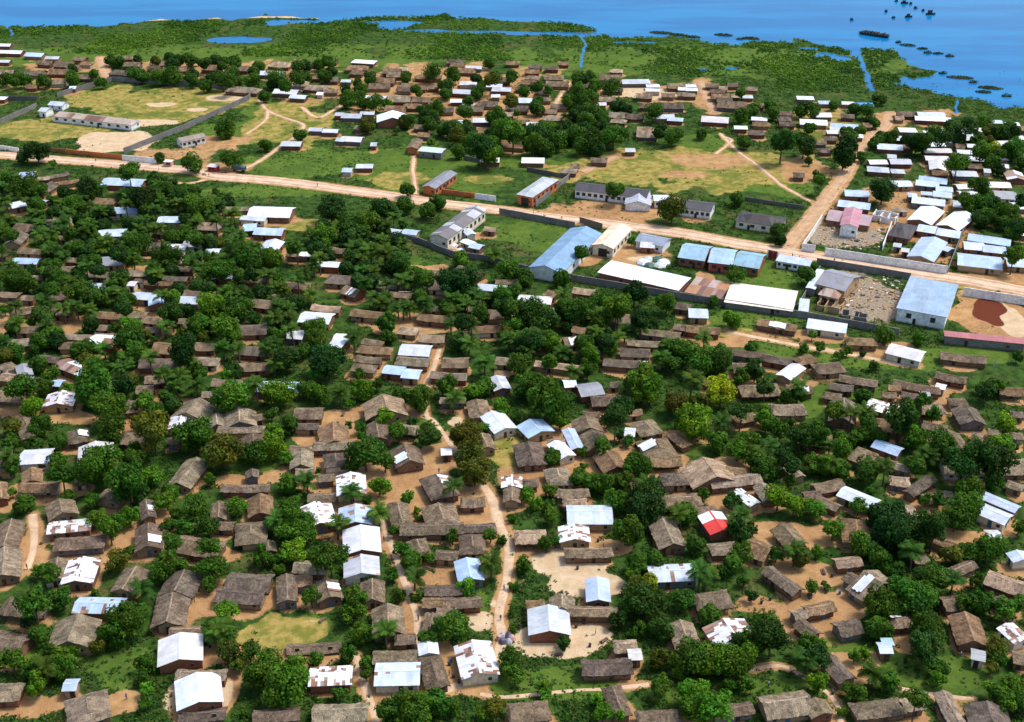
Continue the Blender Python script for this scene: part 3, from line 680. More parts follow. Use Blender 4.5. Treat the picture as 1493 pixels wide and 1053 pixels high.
M['wall'] = colmat('wall', .9, 1.2, .22, None, .15, .15, .12)
M['dark'] = colmat('opening', .6, 2, .2, None, .3)
M['wood'] = colmat('wood', .8, 3, .3, (1, 1, .2), .2)
M['trunk'] = colmat('bark', .95, 3, .4, (2, 2, .3), .1)
M['paint'] = colmat('paint', .5, 1, .12, None, .4)
M['road'] = None
def leafmat(name, trans=.3):
    m, n, p = newmat(name)
    at = nd(n, 'ShaderNodeAttribute', attribute_name='col'); oi = nd(n, 'ShaderNodeObjectInfo')
    c = mixc(n, 'MULTIPLY', 1.0, at.outputs[0], oi.outputs['Color'])
    n.links.new(c, p.inputs['Base Color']); p.inputs['Roughness'].default_value = .65; p.inputs['Specular IOR Level'].default_value = .12
    tr = nd(n, 'ShaderNodeBsdfTranslucent'); tc = mixc(n, 'MULTIPLY', 1.0, c, (1.3, 1.25, .5, 1)); n.links.new(tc, tr.inputs[0])
    mx = nd(n, 'ShaderNodeMixShader'); mx.inputs[0].default_value = trans
    n.links.new(p.outputs[0], mx.inputs[1]); n.links.new(tr.outputs[0], mx.inputs[2])
    n.links.new(mx.outputs[0], n.nodes['Material Output'].inputs[0])
    return m
M['leaf'] = leafmat('foliage')
# ---------------------------------------------------------------- mesh helpers
class MB:
    """collects faces with a colour each, links them as ONE mesh"""
    def __init__(s): s.v = []; s.f = []; s.c = []
    def face(s, pts, col):
        i = len(s.v); s.v += [tuple(p) for p in pts]; s.f.append(tuple(range(i, i+len(pts)))); s.c.append(col)
    def box(s, x0, x1, y0, y1, z0, z1, col):
        P = [(x, y, z) for z in (z0, z1) for y in (y0, y1) for x in (x0, x1)]
        for q in ((0, 2, 3, 1), (4, 5, 7, 6), (0, 1, 5, 4), (2, 6, 7, 3), (0, 4, 6, 2), (1, 3, 7, 5)): s.face([P[k] for k in q], col)
    def tube(s, a, b, r0, r1, col, n=6):
        a = Vector(a); b = Vector(b); d = (b-a).normalized(); u = d.orthogonal().normalized(); v = d.cross(u)
        A = [a+(u*math.cos(k*2*math.pi/n)+v*math.sin(k*2*math.pi/n))*r0 for k in range(n)]
        B = [b+(u*math.cos(k*2*math.pi/n)+v*math.sin(k*2*math.pi/n))*r1 for k in range(n)]
        for k in range(n): s.face((A[k], A[(k+1) % n], B[(k+1) % n], B[k]), col)
        s.face(B, col); s.face(A[::-1], col)
    def lathe(s, prof, col, n=10, c=(0, 0)):
        for (r0, z0), (r1, z1) in zip(prof, prof[1:]):
            for k in range(n):
                a0, a1 = k*2*math.pi/n, (k+1)*2*math.pi/n
                s.face([(c[0]+r0*math.cos(a0), c[1]+r0*math.sin(a0), z0), (c[0]+r0*math.cos(a1), c[1]+r0*math.sin(a1), z0), (c[0]+r1*math.cos(a1), c[1]+r1*math.sin(a1), z1), (c[0]+r1*math.cos(a0), c[1]+r1*math.sin(a0), z1)], col)
    def mesh(s, name, mat):
        me = bpy.data.meshes.new(name); me.from_pydata(s.v, [], s.f)
        ca = me.color_attributes.new('col', 'FLOAT_COLOR', 'CORNER')
        buf = np.empty((len(me.loops), 4), np.float32); i = 0
        for f, c in zip(s.f, s.c): buf[i:i+len(f)] = (c[0], c[1], c[2], 1); i += len(f)
        ca.data.foreach_set('color', buf.ravel()); me.materials.append(mat); return me
    def build(s, name, mat, parent=None): return link(name, s.mesh(name, mat), parent)
def link(name, me, parent=None):
    o = bpy.data.objects.new(name, me); COL.objects.link(o)
    if parent: o.parent = parent
    return o
def np_mesh(name, V, F, C, mat, smooth=False):
    """V (n,3), F (m,4), C (n,3) per vertex"""
    me = bpy.data.meshes.new(name); me.vertices.add(len(V)); me.vertices.foreach_set('co', np.asarray(V, np.float32).ravel())
    k = F.shape[1]; me.loops.add(F.size); me.polygons.add(len(F))
    me.loops.foreach_set('vertex_index', F.astype(np.int32).ravel()); me.polygons.foreach_set('loop_start', np.arange(0, F.size, k, dtype=np.int32))
    me.update(calc_edges=True)
    if C is not None:
        ca = me.color_attributes.new('col', 'FLOAT_COLOR', 'POINT'); b = np.ones((len(V), 4), np.float32); b[:, :3] = C; ca.data.foreach_set('color', b.ravel())
    if mat: me.materials.append(mat)
    if smooth: me.polygons.foreach_set('use_smooth', np.ones(len(F), bool))
    return me
def empty(name, loc, rz=0):
    o = bpy.data.objects.new(name, None); COL.objects.link(o); o.location = loc; o.rotation_euler = (0, 0, rz); o.empty_display_size = .5; return o
THINGS = []
def tag(o, cat, phrase, pos, label=None, group=None, noun=None):
    """phrase: how it looks; the where-clause is settled at the end, from what stands around it"""
    o['category'] = cat
    if group: o['group'] = group
    p = pj(pos); THINGS.append(dict(o=o, cat=cat, phrase=phrase, x=p[0], y=p[1], label=label, noun=noun or cat)); return o
def setting(o, kind='structure', label=None):
    o['kind'] = kind
    if label: o['label'] = label
    return o
# ---------------------------------------------------------------- ground raster: what lies where
GX0, GY0, GRES, GNX, GNY = -624., 120., .96, 1300, 860
xs = GX0+GRES*np.arange(GNX); ys = GY0+GRES*np.arange(GNY)
def vnoise(sx, seed, n=(GNY, GNX)):
    """value noise over the raster, cells of sx metres"""
    g = np.random.default_rng(seed).random((int(GNY*GRES/sx)+3, int(GNX*GRES/sx)+3))
    fy = np.arange(GNY)*GRES/sx; fx = np.arange(GNX)*GRES/sx
    iy = fy.astype(int); ix = fx.astype(int); ty = (fy-iy); tx = fx-ix; ty = ty*ty*(3-2*ty); tx = tx*tx*(3-2*tx)
    a = g[iy][:, ix]; b = g[iy][:, ix+1]; c = g[iy+1][:, ix]; d = g[iy+1][:, ix+1]
    return (a*(1-tx)+b*tx)*(1-ty[:, None])+(c*(1-tx)+d*tx)*ty[:, None]
N1 = vnoise(14, 1)*.5+vnoise(6, 2)*.3+vnoise(2.5, 3)*.2
N2 = vnoise(22, 4)*.5+vnoise(9, 5)*.3+vnoise(3, 6)*.2
RAS = {k: np.zeros((GNY, GNX), np.float32) for k in 'dsylkxrw'}
def window(cx, cy, r):
    i0 = max(0, int((cx-r-GX0)/GRES)); i1 = min(GNX, int((cx+r-GX0)/GRES)+2); j0 = max(0, int((cy-r-GY0)/GRES)); j1 = min(GNY, int((cy+r-GY0)/GRES)+2)
    return (i0, i1, j0, j1) if i1 > i0 and j1 > j0 else None
def stamp_ellipse(key, cx, cy, rx, ry, amp=1.0, wob=1.5, soft=.5, ang=0.0):
    r = max(rx, ry)*1.7; wn = window(cx, cy, r)
    if not wn: return
    i0, i1, j0, j1 = wn; X, Y = np.meshgrid(xs[i0:i1]-cx, ys[j0:j1]-cy); ca, sa = math.cos(ang), math.sin(ang)
    d = np.hypot((X*ca+Y*sa)/rx, (-X*sa+Y*ca)/ry)+(N1[j0:j1, i0:i1]-.5)*wob
    v = np.clip((1+soft/2-d)/soft, 0, 1)*amp
    RAS[key][j0:j1, i0:i1] = np.maximum(RAS[key][j0:j1, i0:i1], v)
def stamp_line(key, pts, width, amp=1.0, soft=1.0):
    for a, b in zip(pts, pts[1:]):
        a = np.array(a[:2]); b = np.array(b[:2]); c = (a+b)/2; r = np.linalg.norm(b-a)/2+width+2; wn = window(c[0], c[1], r)
        if not wn: continue
        i0, i1, j0, j1 = wn; X, Y = np.meshgrid(xs[i0:i1], ys[j0:j1]); d = b-a; L2 = max(d@d, 1e-6)
        t = np.clip(((X-a[0])*d[0]+(Y-a[1])*d[1])/L2, 0, 1); D = np.hypot(X-a[0]-t*d[0], Y-a[1]-t*d[1])
        v = np.clip((width/2+soft-D)/soft, 0, 1)*amp
        RAS[key][j0:j1, i0:i1] = np.maximum(RAS[key][j0:j1, i0:i1], v)
def inpoly(poly, X, Y):
    r = np.zeros(np.shape(X), bool); n = len(poly)
    for k in range(n):
        (x0, y0), (x1, y1) = poly[k][:2], poly[(k+1) % n][:2]
        if y0 == y1: continue
        c = ((y0 > Y) != (y1 > Y)) & (X < (x1-x0)*(Y-y0)/(y1-y0)+x0); r ^= c
    return r
for part in PATCH.replace('\n', ';').split(';'):
    t = part.split()
    if len(t) != 5: continue
    k, px, py, rx, ry = t[0], *map(float, t[1:]); g = gp(px, py); s = pj(g)[2]; e = math.asin(CAM_H/math.hypot(CAM_H, g.length if False else math.hypot(g.x, g.y)))
    stamp_ellipse(k, g.x, g.y, rx/s*(.88 if k == 's' else 1), ry/(s*math.sin(e))*(.88 if k == 's' else 1), .62 if k == 'd' and py < 340 else 1.0)
def smooth_px(pts, n=6):
    """Catmull-Rom through world points"""
    P = [Vector(p) for p in pts]; P = [P[0]*2-P[1]]+P+[P[-1]*2-P[-2]]; out = []
    for i in range(1, len(P)-2):
        for k in range(n):
            t = k/n; a, b, c, d = P[i-1:i+3]
            out.append(.5*((2*b)+(c-a)*t+(2*a-5*b+4*c-d)*t*t+(3*b-a-3*c+d)*t**3))
    return out+[P[-2]]
ROADPTS = []
for name, wd, pts in ROADS:
    wd *= 1.15; W_ = smooth_px([gp(x, y) for x, y in pts], 8); ROADPTS.append((name, wd, W_)); stamp_line('d', W_, wd*1.1, .8, 1.5)
# water
shore = [gp(x, y) for x, y in SHORE]
lake = [(p.x, p.y) for p in shore]+[(6000, 1500), (6000, 9000), (-6000, 9000), (-6000, 900)]
XX, YY = np.meshgrid(xs, ys)
wobx = (vnoise(16, 11)-.5)*10+(vnoise(5, 12)-.5)*5; woby = (vnoise(16, 13)-.5)*16+(vnoise(5, 14)-.5)*8
RAS['w'] = inpoly(lake, XX+wobx, YY+woby).astype(np.float32)
for (x, y, rx, ry) in PONDS:
    g = gp(x, y); s = pj(g)[2]; e = math.atan(CAM_H/math.hypot(g.x, g.y)); stamp_ellipse('w', g.x, g.y, rx/s, ry/(s*math.sin(e)), wob=1.1, soft=.2)
marsh = [(900, 46), (1060, 60), (1060, 70), (900, 56)]
for wd, pts in CANALS: stamp_line('w', [p+Vector((rng.uniform(-.9, .9), rng.uniform(-1.2, 1.2), 0)) for p in smooth_px([gp(x, y) for x, y in pts], 6)], wd*.75, 1, .7)
sp_ = [gp(x, y) for x, y in SPIT]; stamp_line('s', sp_, 3.2, .75, 3)
def blur(a, n):
    for _ in range(n):
        a = (np.roll(a, 1, 0)+np.roll(a, -1, 0)+2*a)/4; a = (np.roll(a, 1, 1)+np.roll(a, -1, 1)+2*a)/4
    return a
RAS['w'][:, 0] = RAS['w'][:, 1]
def rs(key, x, y):
    i = min(max(int((x-GX0)/GRES), 0), GNX-1); j = min(max(int((y-GY0)/GRES), 0), GNY-1); return float(RAS[key][j, i])
# ---------------------------------------------------------------- houses
THATCH = [(.185, .138, .092), (.158, .117, .082), (.205, .152, .100), (.140, .110, .085), (.215, .14, .080), (.24, .19, .132)]
TAN = [(.34, .255, .17), (.31, .22, .15)]
RUST = [(.25, .12, .07), (.32, .2, .15), (.2, .1, .07), (.36, .27, .22)]
WALLC = dict(mud=(.24, .135, .08), tan=(.40, .27, .15), brick=(.28, .11, .06), white=(.78, .78, .76), cream=(.74, .66, .5), orange=(.52, .16, .06), grey=(.19, .18, .17), red=(.4, .1, .08), dark=(.13, .12, .11), rust=(.3, .13, .07), brown=(.22, .15, .11))
KINDN = dict(t='grey thatched', T='tan thatched', m='thatched', w='white tin', b='pale blue tin', r='rust patched tin', g='grey sheet', B='bright blue tin', R='red and white tin', c='cream', d='dark brown', k='faded pink tin', X='red tin')
def jit(c, a=.12):
    k = 1+rng.uniform(-a, a); return tuple(min(.95, max(0, x*k*(1+rng.uniform(-.03, .03)))) for x in c)
HOUSES_DONE = []
def thatch_roof(L, W, he, rise, hip, col, near):
    mb = MB(); nx = max(3, int(L/(.55 if near else 1.2))); nt_ = 4 if near else 2
    ts = [-1+2*k/(2*nt_) for k in range(2*nt_+1)]; g = []
    a = .07 if near else .05; ph = rng.uniform(0, 6); sag = rng.uniform(.0, .34)
    tones = [[1+rng.uniform(-.28, .28) for _ in ts] for _ in range(nx+1)]
    for i in range(nx+1):
        u = i/nx; x = (u-.5)*L; row = []
        for t in ts:
            z = he+rise*(1-abs(t)); yy = t*W/2; xx = x
            if hip > 0:
                de = (L/2-abs(x)); z = min(z, he+rise*max(0, de/hip))
            z += -sag*math.sin(math.pi*u)+.05*math.sin(ph+u*L*.9)*(1-abs(t))+rng.uniform(-a, a)
            if abs(t) == 1: yy += rng.uniform(-.13, .13); z -= .06
            if i in (0, nx): xx += rng.uniform(-.14, .14)
            row.append(Vector((xx, yy, z)))
        g.append(row)
    m = len(ts)
    for i in range(nx):
        for j in range(m-1):
            k = tones[i][j]; c = (col[0]*k, col[1]*k, col[2]*k)
            mb.face((g[i][j], g[i+1][j], g[i+1][j+1], g[i][j+1]), c)
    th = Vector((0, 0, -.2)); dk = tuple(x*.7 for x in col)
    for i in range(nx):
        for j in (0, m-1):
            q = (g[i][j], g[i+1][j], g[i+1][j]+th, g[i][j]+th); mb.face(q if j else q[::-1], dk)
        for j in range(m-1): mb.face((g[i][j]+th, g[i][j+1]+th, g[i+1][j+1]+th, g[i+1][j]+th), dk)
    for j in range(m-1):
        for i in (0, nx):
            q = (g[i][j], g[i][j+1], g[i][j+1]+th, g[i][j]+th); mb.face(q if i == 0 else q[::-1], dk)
    return mb, [r[m//2] for r in g]
def tin_roof(L, W, he, rise, hip, col, rust, near, far, alt=None, code_R=False):
    mb = MB(); nx = max(2, int(L/(.85 if near else 2.0))); rows = 3 if near else 1
    if far: nx = 2
    if rust > .3 and near: nx = max(3, int(L/.62)); rows = 4
    fade = [jit(col, .08) for _ in range(nx)]; cuts = [i/nx+(rng.uniform(-.32, .32)/nx if 0 < i < nx else 0) for i in range(nx+1)]; mid_t = [rng.uniform(.3, .7) for _ in range(nx)]
    for sgn in (-1, 1):
        blotch = [rng.random() for _ in range(nx*rows)]
        for i in range(nx):
            x0 = (cuts[i]-.5)*L; x1 = (cuts[i+1]-.5)*L
            for r in range(rows):
                m0 = mid_t[i]*.7; ct = (0, m0, m0+.18+.3*mid_t[i], 1) if rows < 4 else (0, m0*.6, m0+.05, m0+.15+.4*mid_t[i], 1); t0, t1 = (0, 1) if rows == 1 else ct[r:r+2]; dz = rng.uniform(0, .025)
                c = fade[i] if rng.random() < .8 else jit(col, .12)
                if alt and (code_R and x0 < -.12*L or not code_R and rng.random() < .3): c = jit(alt, .1)
                b = blotch[i*rows+r]*.45+blotch[max(0, i*rows+r-rows)]*.3+blotch[max(0, i*rows+r-1)]*.25
                if b < rust: c = jit(rng.choice(RUST), .2)
                def P(x, t):
                    z = he+rise*(1-t)
                    if hip: z = min(z, he+rise*max(0, (L/2-abs(x))/hip))
                    return Vector((x, sgn*t*W/2, z+dz))
                if hip and not far:
                    q = [P(x0, t0), P(x1, t0), P(x1, t1), P(x0, t1)]
                else: q = [P(x0, t0), P(x1, t0), P(x1, t1), P(x0, t1)]
                mb.face(q if sgn < 0 else q[::-1], c)
    ed = tuple(x*.6 for x in col); h2 = .1
    if not hip:
        A = [(-L/2, -W/2, he), (-L/2, 0, he+rise), (-L/2, W/2, he)]
        for (p, q) in zip(A, A[1:]):
            mb.face((p, q, (q[0], q[1], q[2]-h2), (p[0], p[1], p[2]-h2)), ed)
            mb.face(((-p[0], p[1], p[2]-h2), (-q[0], q[1], q[2]-h2), (-q[0], q[1], q[2]), (-p[0], p[1], p[2])), ed)
    for s in (-1, 1):
        q = ((-L/2, s*W/2, he), (L/2, s*W/2, he), (L/2, s*W/2, he-h2), (-L/2, s*W/2, he-h2)); mb.face(q[::-1] if s < 0 else q, ed)
    return mb
def wall_mesh(L, W, hw, gz, col, hip):
    mb = MB(); x, y = L/2, W/2; b = -.3; sp2 = tuple(c*.72 for c in col); z1 = .45
    for (p, q) in (((-x, -y), (x, -y)), ((x, -y), (x, y)), ((x, y), (-x, y)), ((-x, y), (-x, -y))):
        mb.face((p+(b,), q+(b,), q+(z1,), p+(z1,)), sp2); mb.face((p+(z1,), q+(z1,), q+(hw,), p+(hw,)), col)
    if not hip:
        mb.face(((x, -y, hw), (x, y, hw), (x, 0, gz)), col); mb.face(((-x, y, hw), (-x, -y, hw), (-x, 0, gz)), col)
        dc = tuple(c*.5 for c in col)
    mb.face(((-x, -y, hw), (x, -y, hw), (x, y, hw), (-x, y, hw)), col)
    return mb
def side_xf(side, L, W):
    """map (along, up) on one wall face to local points; out = how far proud"""
    if side == 'f': return lambda u, z, o: (u, -W/2-o, z)
    if side == 'b': return lambda u, z, o: (-u, W/2+o, z)
    if side == 'r': return lambda u, z, o: (L/2+o, u, z)
    return lambda u, z, o: (-L/2-o, -u, z)
def slab(mb, xf, u0, u1, z0, z1, out, col):
    P = [xf(u, z, o) for o in (-.05, out) for (u, z) in ((u0, z0), (u1, z0), (u1, z1), (u0, z1))]
    mb.face(P[4:8], col)
    for a, b in ((0, 1), (1, 2), (2, 3), (3, 0)): mb.face((P[a], P[b], P[b+4], P[a+4]), col)
def window_at(root, xf, u, z, ww, wh, mid, framec=(.3, .2, .13)):
    f = MB(); slab(f, xf, u-ww/2-.08, u+ww/2+.08, z-.08, z+wh+.08, .05, framec); fo = f.build('window', M['wood'], root)
    g = MB(); slab(g, xf, u-ww/2, u+ww/2, z, z+wh, .08, (.03, .032, .035)); g.build('pane', M['dark'], fo)
def house(code, a, b, hw2, he, rise, near, mid, opt, label=None, lm=None):
    L = max(3.0, (b-a).length); W = max(2.6, 2*hw2); c = (a+b)/2; u = (b-a).normalized(); ang = math.atan2(u.y, u.x)
    if math.sin(ang+math.pi/2) < 0: ang += math.pi       # local -y faces the viewer's side
    loc = Vector((c.x, c.y, 0)); th = code in 'tTm'
    far = not near and not mid
    hut = th and L*W < 42; base = opt.get('n') or ('thatched_hut' if hut else 'thatched_house' if th else 'tin_roofed_house')
    root = empty(base, loc, ang)
    wc = WALLC[opt['wc']] if 'wc' in opt else tuple(x*(.62 if far else .85) for x in jit(WALLC[rng.choices(['mud', 'tan', 'brick', 'cream', 'grey'], [5, 4, 2, .5, 1] if th else [2, 3, 3, 1.2, 1])[0]], .12))
    hip = 0
    if opt.get('hip') or code == 'd': hip = W*.5
    elif th and rng.random() < .35: hip = W*rng.uniform(.15, .4)
    elif code in 'w' and far and rng.random() < .2: hip = W*.5
    inset = (.55 if th else .4)
    ver = 1.3 if (near and th and rng.random() < .45 and L > 7 and W > 5) else 0
    Lw, Ww = L-2*.45, W-2*inset
    gz = he+rise*(Ww/W)-.12
    col = opt.get('c')
    if code in 'tm': col = jit(col or rng.choice(THATCH), .12)
    elif code == 'T': col = jit(col or rng.choice(TAN), .1)
    elif code == 'w': col = jit(col or rng.choice([(.72, .76, .82), (.58, .62, .69), (.66, .70, .76), (.48, .51, .56), (.62, .61, .60)] if L*W < 150 else [(.76, .80, .86)]), .05)
    elif code == 'b': col = jit(col or rng.choice([(.44, .54, .68), (.38, .50, .66), (.52, .60, .70)]), .05)
    elif code == 'r': col = jit((.74, .76, .80), .08)
    elif code == 'g': col = jit(col or (.30, .31, .34), .1)
    else: col = jit(col or dict(B=(.05, .32, .72), R=(.62, .045, .035), c=(.86, .66, .46), d=(.045, .034, .03), k=(.48, .32, .35), X=(.40, .13, .13))[code], .05)
    tin = not th and not (code == 'T')
    if th and not (opt.get('n') and code == 'T'):
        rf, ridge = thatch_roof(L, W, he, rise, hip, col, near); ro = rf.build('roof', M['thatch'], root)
        if near or (mid and rng.random() < .4):
            rc = MB(); k = rng.choice([1.0, 1.35, 1.7]); tc = tuple(x*k for x in col)
            pts = [p for p in ridge if abs(p.x) < L/2-hip*.8]
            for p, q in zip(pts, pts[1:]):
                for s in (-1, 1):
                    e = Vector((0, s*.22, -.05)); e2 = Vector((0, 0, .09)); qd = (p+e2, q+e2, q+e, p+e); rc.face(qd if s < 0 else qd[::-1], tc)
            if len(pts) > 1: rc.build('ridge_cap', M['thatch'], ro)
        if code == 'm' and not far:                 # sheets of tin laid over part of the thatch
            pc = MB(); s = rng.choice([-1, 1]); x0 = rng.uniform(-.45, 0)*L; x1 = x0+L*rng.uniform(.3, .5)
            for i in range(4):
                xa = x0+(x1-x0)*i/4; xb = x0+(x1-x0)*(i+1)/4-.03; t0 = rng.uniform(0, .15); t1 = rng.uniform(.8, 1.02); zl = .16+.02*i
                q = [(xa, s*t0*W/2, he+rise*(1-t0)+zl), (xb, s*t0*W/2, he+rise*(1-t0)+zl), (xb, s*t1*W/2, he+rise*(1-t1)+zl), (xa, s*t1*W/2, he+rise*(1-t1)+zl)]
                pc.face(q if s < 0 else q[::-1], jit((.78, .82, .88), .08) if rng.random() < .85 else jit(rng.choice(RUST)))
            pc.build('tin_sheet', M['tin'], ro)
    else:
        rust = {'r': .42, 'T': .3}.get(code, 0) + (.22 if opt.get('rust') else 0) + (.05 if code in 'wb' and near and rng.random() < .5 else 0)
        alt = None
        if opt.get('patch'): alt = (.46, .47, .52)
        if code == 'R': alt = (.72, .78, .85)
        rf = tin_roof(L, W, he, rise, hip, col, rust, near, far, alt, code == 'R'); ro = rf.build('roof', M['tin'], root)
        if (near or opt.get('n')) and not hip and not opt.get('flat'):
            rc = MB(); cc = tuple(min(.92, x*1.08) for x in col)
            for s in (-1, 1):
                q = ((-L/2, 0, he+rise+.06), (L/2, 0, he+rise+.06), (L/2, s*.25, he+rise+.06-.25*rise/(W/2)), (-L/2, s*.25, he+rise+.06-.25*rise/(W/2))); rc.face(q if s < 0 else q[::-1], cc)
            rc.build('ridge_cap', M['tin'], ro)
    if opt.get('low'):
        Lw *= .9; Ww *= .8
    wl = wall_mesh(Lw, Ww-ver, he-.02+(.0 if not th else -.05), gz, wc, hip)
    wo = wl.build('wall', M['wall'], root)
    if ver: wo.location.y = ver/2
    # which end faces the viewer
    ca, sa = math.cos(ang), math.sin(ang)
    endside = 'r' if (sa*1 if True else 0) < 0 else 'l'   # local +x maps to (ca, sa): it faces the viewer when sa<0
    xfF = side_xf('f', Lw, Ww-ver) if not ver else (lambda u_, z, o, y0=-(Ww-ver)/2+ver/2: (u_, y0-o, z))
    xfE = side_xf(endside, Lw, Ww)
    facing_end = abs(sa) > .55
    if near or mid:
        dcol = rng.choice([(.05, .035, .025), (.10, .055, .03), (.035, .03, .03), (.06, .12, .2)] if near else [(.04, .03, .025)])
        nwin = opt.get('win', 0)
        if opt.get('gd'):
            d = MB(); slab(d, xfE, -1.7, 1.7, 0, he*.8, .04, (.025, .022, .022)); d.build('door', M['dark'], root)
        else:
            du = rng.uniform(-.25, .25)*Lw; d = MB(); slab(d, xfF, du-.5, du+.5, 0, min(2.0, he-.3), .05, dcol); d.build('door', M['wood'], root)
        if nwin:
            for i in range(nwin):
                uu = (-.5+(i+.5)/nwin)*Lw; ww = min(1.6, Lw/nwin*.55); sd_ = side_xf('f', Lw, Ww)
                window_at(root, sd_, uu, he*.38, ww, he*.36, mid, (.6, .58, .52) if opt.get('wc') in ('white', 'cream') else (.25, .18, .12))
            if facing_end or opt.get('n'): window_at(root, xfE, Ww*.28, he*.4, 1.0, .9, mid)
        elif near:
            if Lw > 6:
                for uu in ((-.36, .36) if Lw > 9 else (.33,)): window_at(root, xfF, uu*Lw, 1.0, .8, .75, mid)
            if facing_end and Ww > 3.5:
                if rng.random() < .6: d = MB(); slab(d, xfE, -.45, .45, 0, min(1.95, he-.3), .05, dcol); d.build('door', M['wood'], root)
                window_at(root, xfE, Ww*.27, 1.0, .7, .7, mid)
        elif Lw > 6: window_at(root, xfF, rng.choice([-.3, .3])*Lw, 1.0, .9, .8, mid)
        if ver:
            for k in range(4):
                p = MB(); px_ = (-.5+(k+.5)/4)*(L-1); p.tube((px_, -W/2+.35, -.2), (px_, -W/2+.35, he-.05), .09, .08, (.12, .08, .05)); p.build('post', M['wood'], root)
    size = 'long narrow' if L > 2.1*W else 'small' if L*W < 46 else 'large' if L*W > 110 else 'squat' if L < 1.25*W else 'plain'
    wallname = None
    ph = '%s %s %s' % (size, KINDN[code]+(' roofed' if not th else ''), 'hut' if hut else 'house')
    if code == 'm': ph = size+' thatched %s patched with tin sheets' % ('hut' if hut else 'house')
    if opt.get('rust'): ph = size+' rust stained blue tin roofed house'
    cat = opt['n'].replace('_', ' ') if opt.get('n') else ('thatched hut' if hut else 'thatched house' if th else 'tin roofed house')
    d = tag(root, cat, ph, (loc.x, loc.y, he), label, None if opt.get('n') else ('small thatched huts' if hut else 'thatched village houses' if th else 'tin roofed village houses'))
    THINGS[-1]['lm'] = lm
    HOUSES_DONE.append((loc.x, loc.y, L, W, ang, he))
    r = max(L, W)/2
    if not opt.get('n'): stamp_ellipse('d', loc.x+rng.uniform(-1, 1), loc.y-1.2, L/2+rng.uniform(.2, 1.8), W/2+rng.uniform(.4, 2.4), rng.uniform(.6, .95), 1.3, .6, ang)
    return root
def survey(code, nums, opt, label=None, lm=None):
    x1, y1, x2, y2, ex, ey = nums; th = code in 'tTm'; cy = (y1+y2)/2; near = cy > 545; mid = not near and cy > 255
    he = opt.get('h', 2.25 if th else 2.5); 
    if opt.get('low'): he = .9
    rise = 1.0
    for _ in range(4):
        a = gp(x1, y1, he+rise); b = gp(x2, y2, he+rise); e = gp(ex, ey, he-.1); d = (b-a); d.z = 0; u = d.normalized(); n = Vector((-u.y, u.x, 0))
        hw2 = min(14, max(1.7, abs((e-a).dot(n)))); rise = hw2*(.46 if th else .3)
        if opt.get('flat'): rise = .25
        elif opt.get('n'): rise = hw2*.3
    if not opt.get('n'): hw2 = min(hw2, 6.5)
    a.z = b.z = 0
    if not opt.get('n'):
        ext = (b-a)*((.20 if th else .10) if not near else (.07 if th else .02))*.5; a -= ext; b += ext; hw2 *= 1.15 if not near else 1.05
    return house(code, a, b, hw2, he, rise, near, mid or bool(opt.get('n')), opt, label, lm)
def clash(x, y, d):
    return any((x-h[0])**2+(y-h[1])**2 < d*d for h in HOUSES_DONE)
for (tl, code, x1, y1, x2, y2, ex, ey, opt) in SPECIAL:
    ox, oy, k = TILES[tl]; f = lambda x, y: (ox+x/k, oy+y/k)
    survey(code, (*f(x1, y1), *f(x2, y2), *f(ex, ey)), opt, opt['lab'], opt.get('lm'))
for tl, txt in HOUSES.items():
    ox, oy, k = TILES[tl]
    for ln in txt.split('\n'):
        t = ln.split(); v = list(map(float, t[1:7])); opt = {w_: 1 for w_ in t[7:]}
        if 'skip' in opt: continue
        P = [(ox if i % 2 == 0 else oy)+q/k for i, q in enumerate(v)]
        g = gp((P[0]+P[2])/2, (P[1]+P[3])/2, 3)
        if clash(g.x, g.y, 2.2): continue
        survey(t[0], P, opt)
for tl, txt in FAR.items():
    ox, oy, k = TILES[tl]
    for ln in txt.split(';'):
        c, x, y, l = ln.split(); px, py = ox+float(x)/k, oy+float(y)/k; g = gp(px, py, 3); s = pj(g)[2]
        if clash(g.x, g.y, 3): continue
        L = float(l)/k/s; ang = R_(rng.uniform(-14, 2)); d = Vector((math.cos(ang), math.sin(ang), 0))*L/2; th = c in 'tTm'
        W = min(max(L*.75, 5.5), rng.uniform(7, 10)); he = 2.1; rise = W/2*(.46 if th else .28)
        house(c, Vector((g.x, g.y, 0))-d, Vector((g.x, g.y, 0))+d, W/2, he, rise, False, False, {})
FILL = [([(0,330),(250,330),(430,400),(440,480),(380,540),(0,540)], 't', 12), ([(440,400),(620,410),(900,450),(1000,500),(900,540),(640,470),(450,470)], 't', 7), ([(0,270),(240,280),(420,360),(300,400),(0,400)], 't', 4), ([(1080,520),(1493,560),(1493,700),(1150,640)], 't', 16),
 ([(1180,640),(1493,700),(1493,1000),(1300,900)], 't', 10), ([(0,560),(330,560),(430,800),(0,1000)], 't', 8), ([(640,110),(990,120),(1000,180),(640,190)], 't', 10), ([(1290,250),(1400,235),(1440,340),(1380,360)], 'w', 10), ([(1400,185),(1493,180),(1493,300),(1430,300)], 'w', 10), ([(1190,165),(1400,180),(1400,230),(1260,250)], 'w', 12), ([(1400,330),(1493,330),(1493,420),(1420,420)], 'b', 6), ([(0,280),(430,330),(430,520),(0,520)], 'b', 4)]
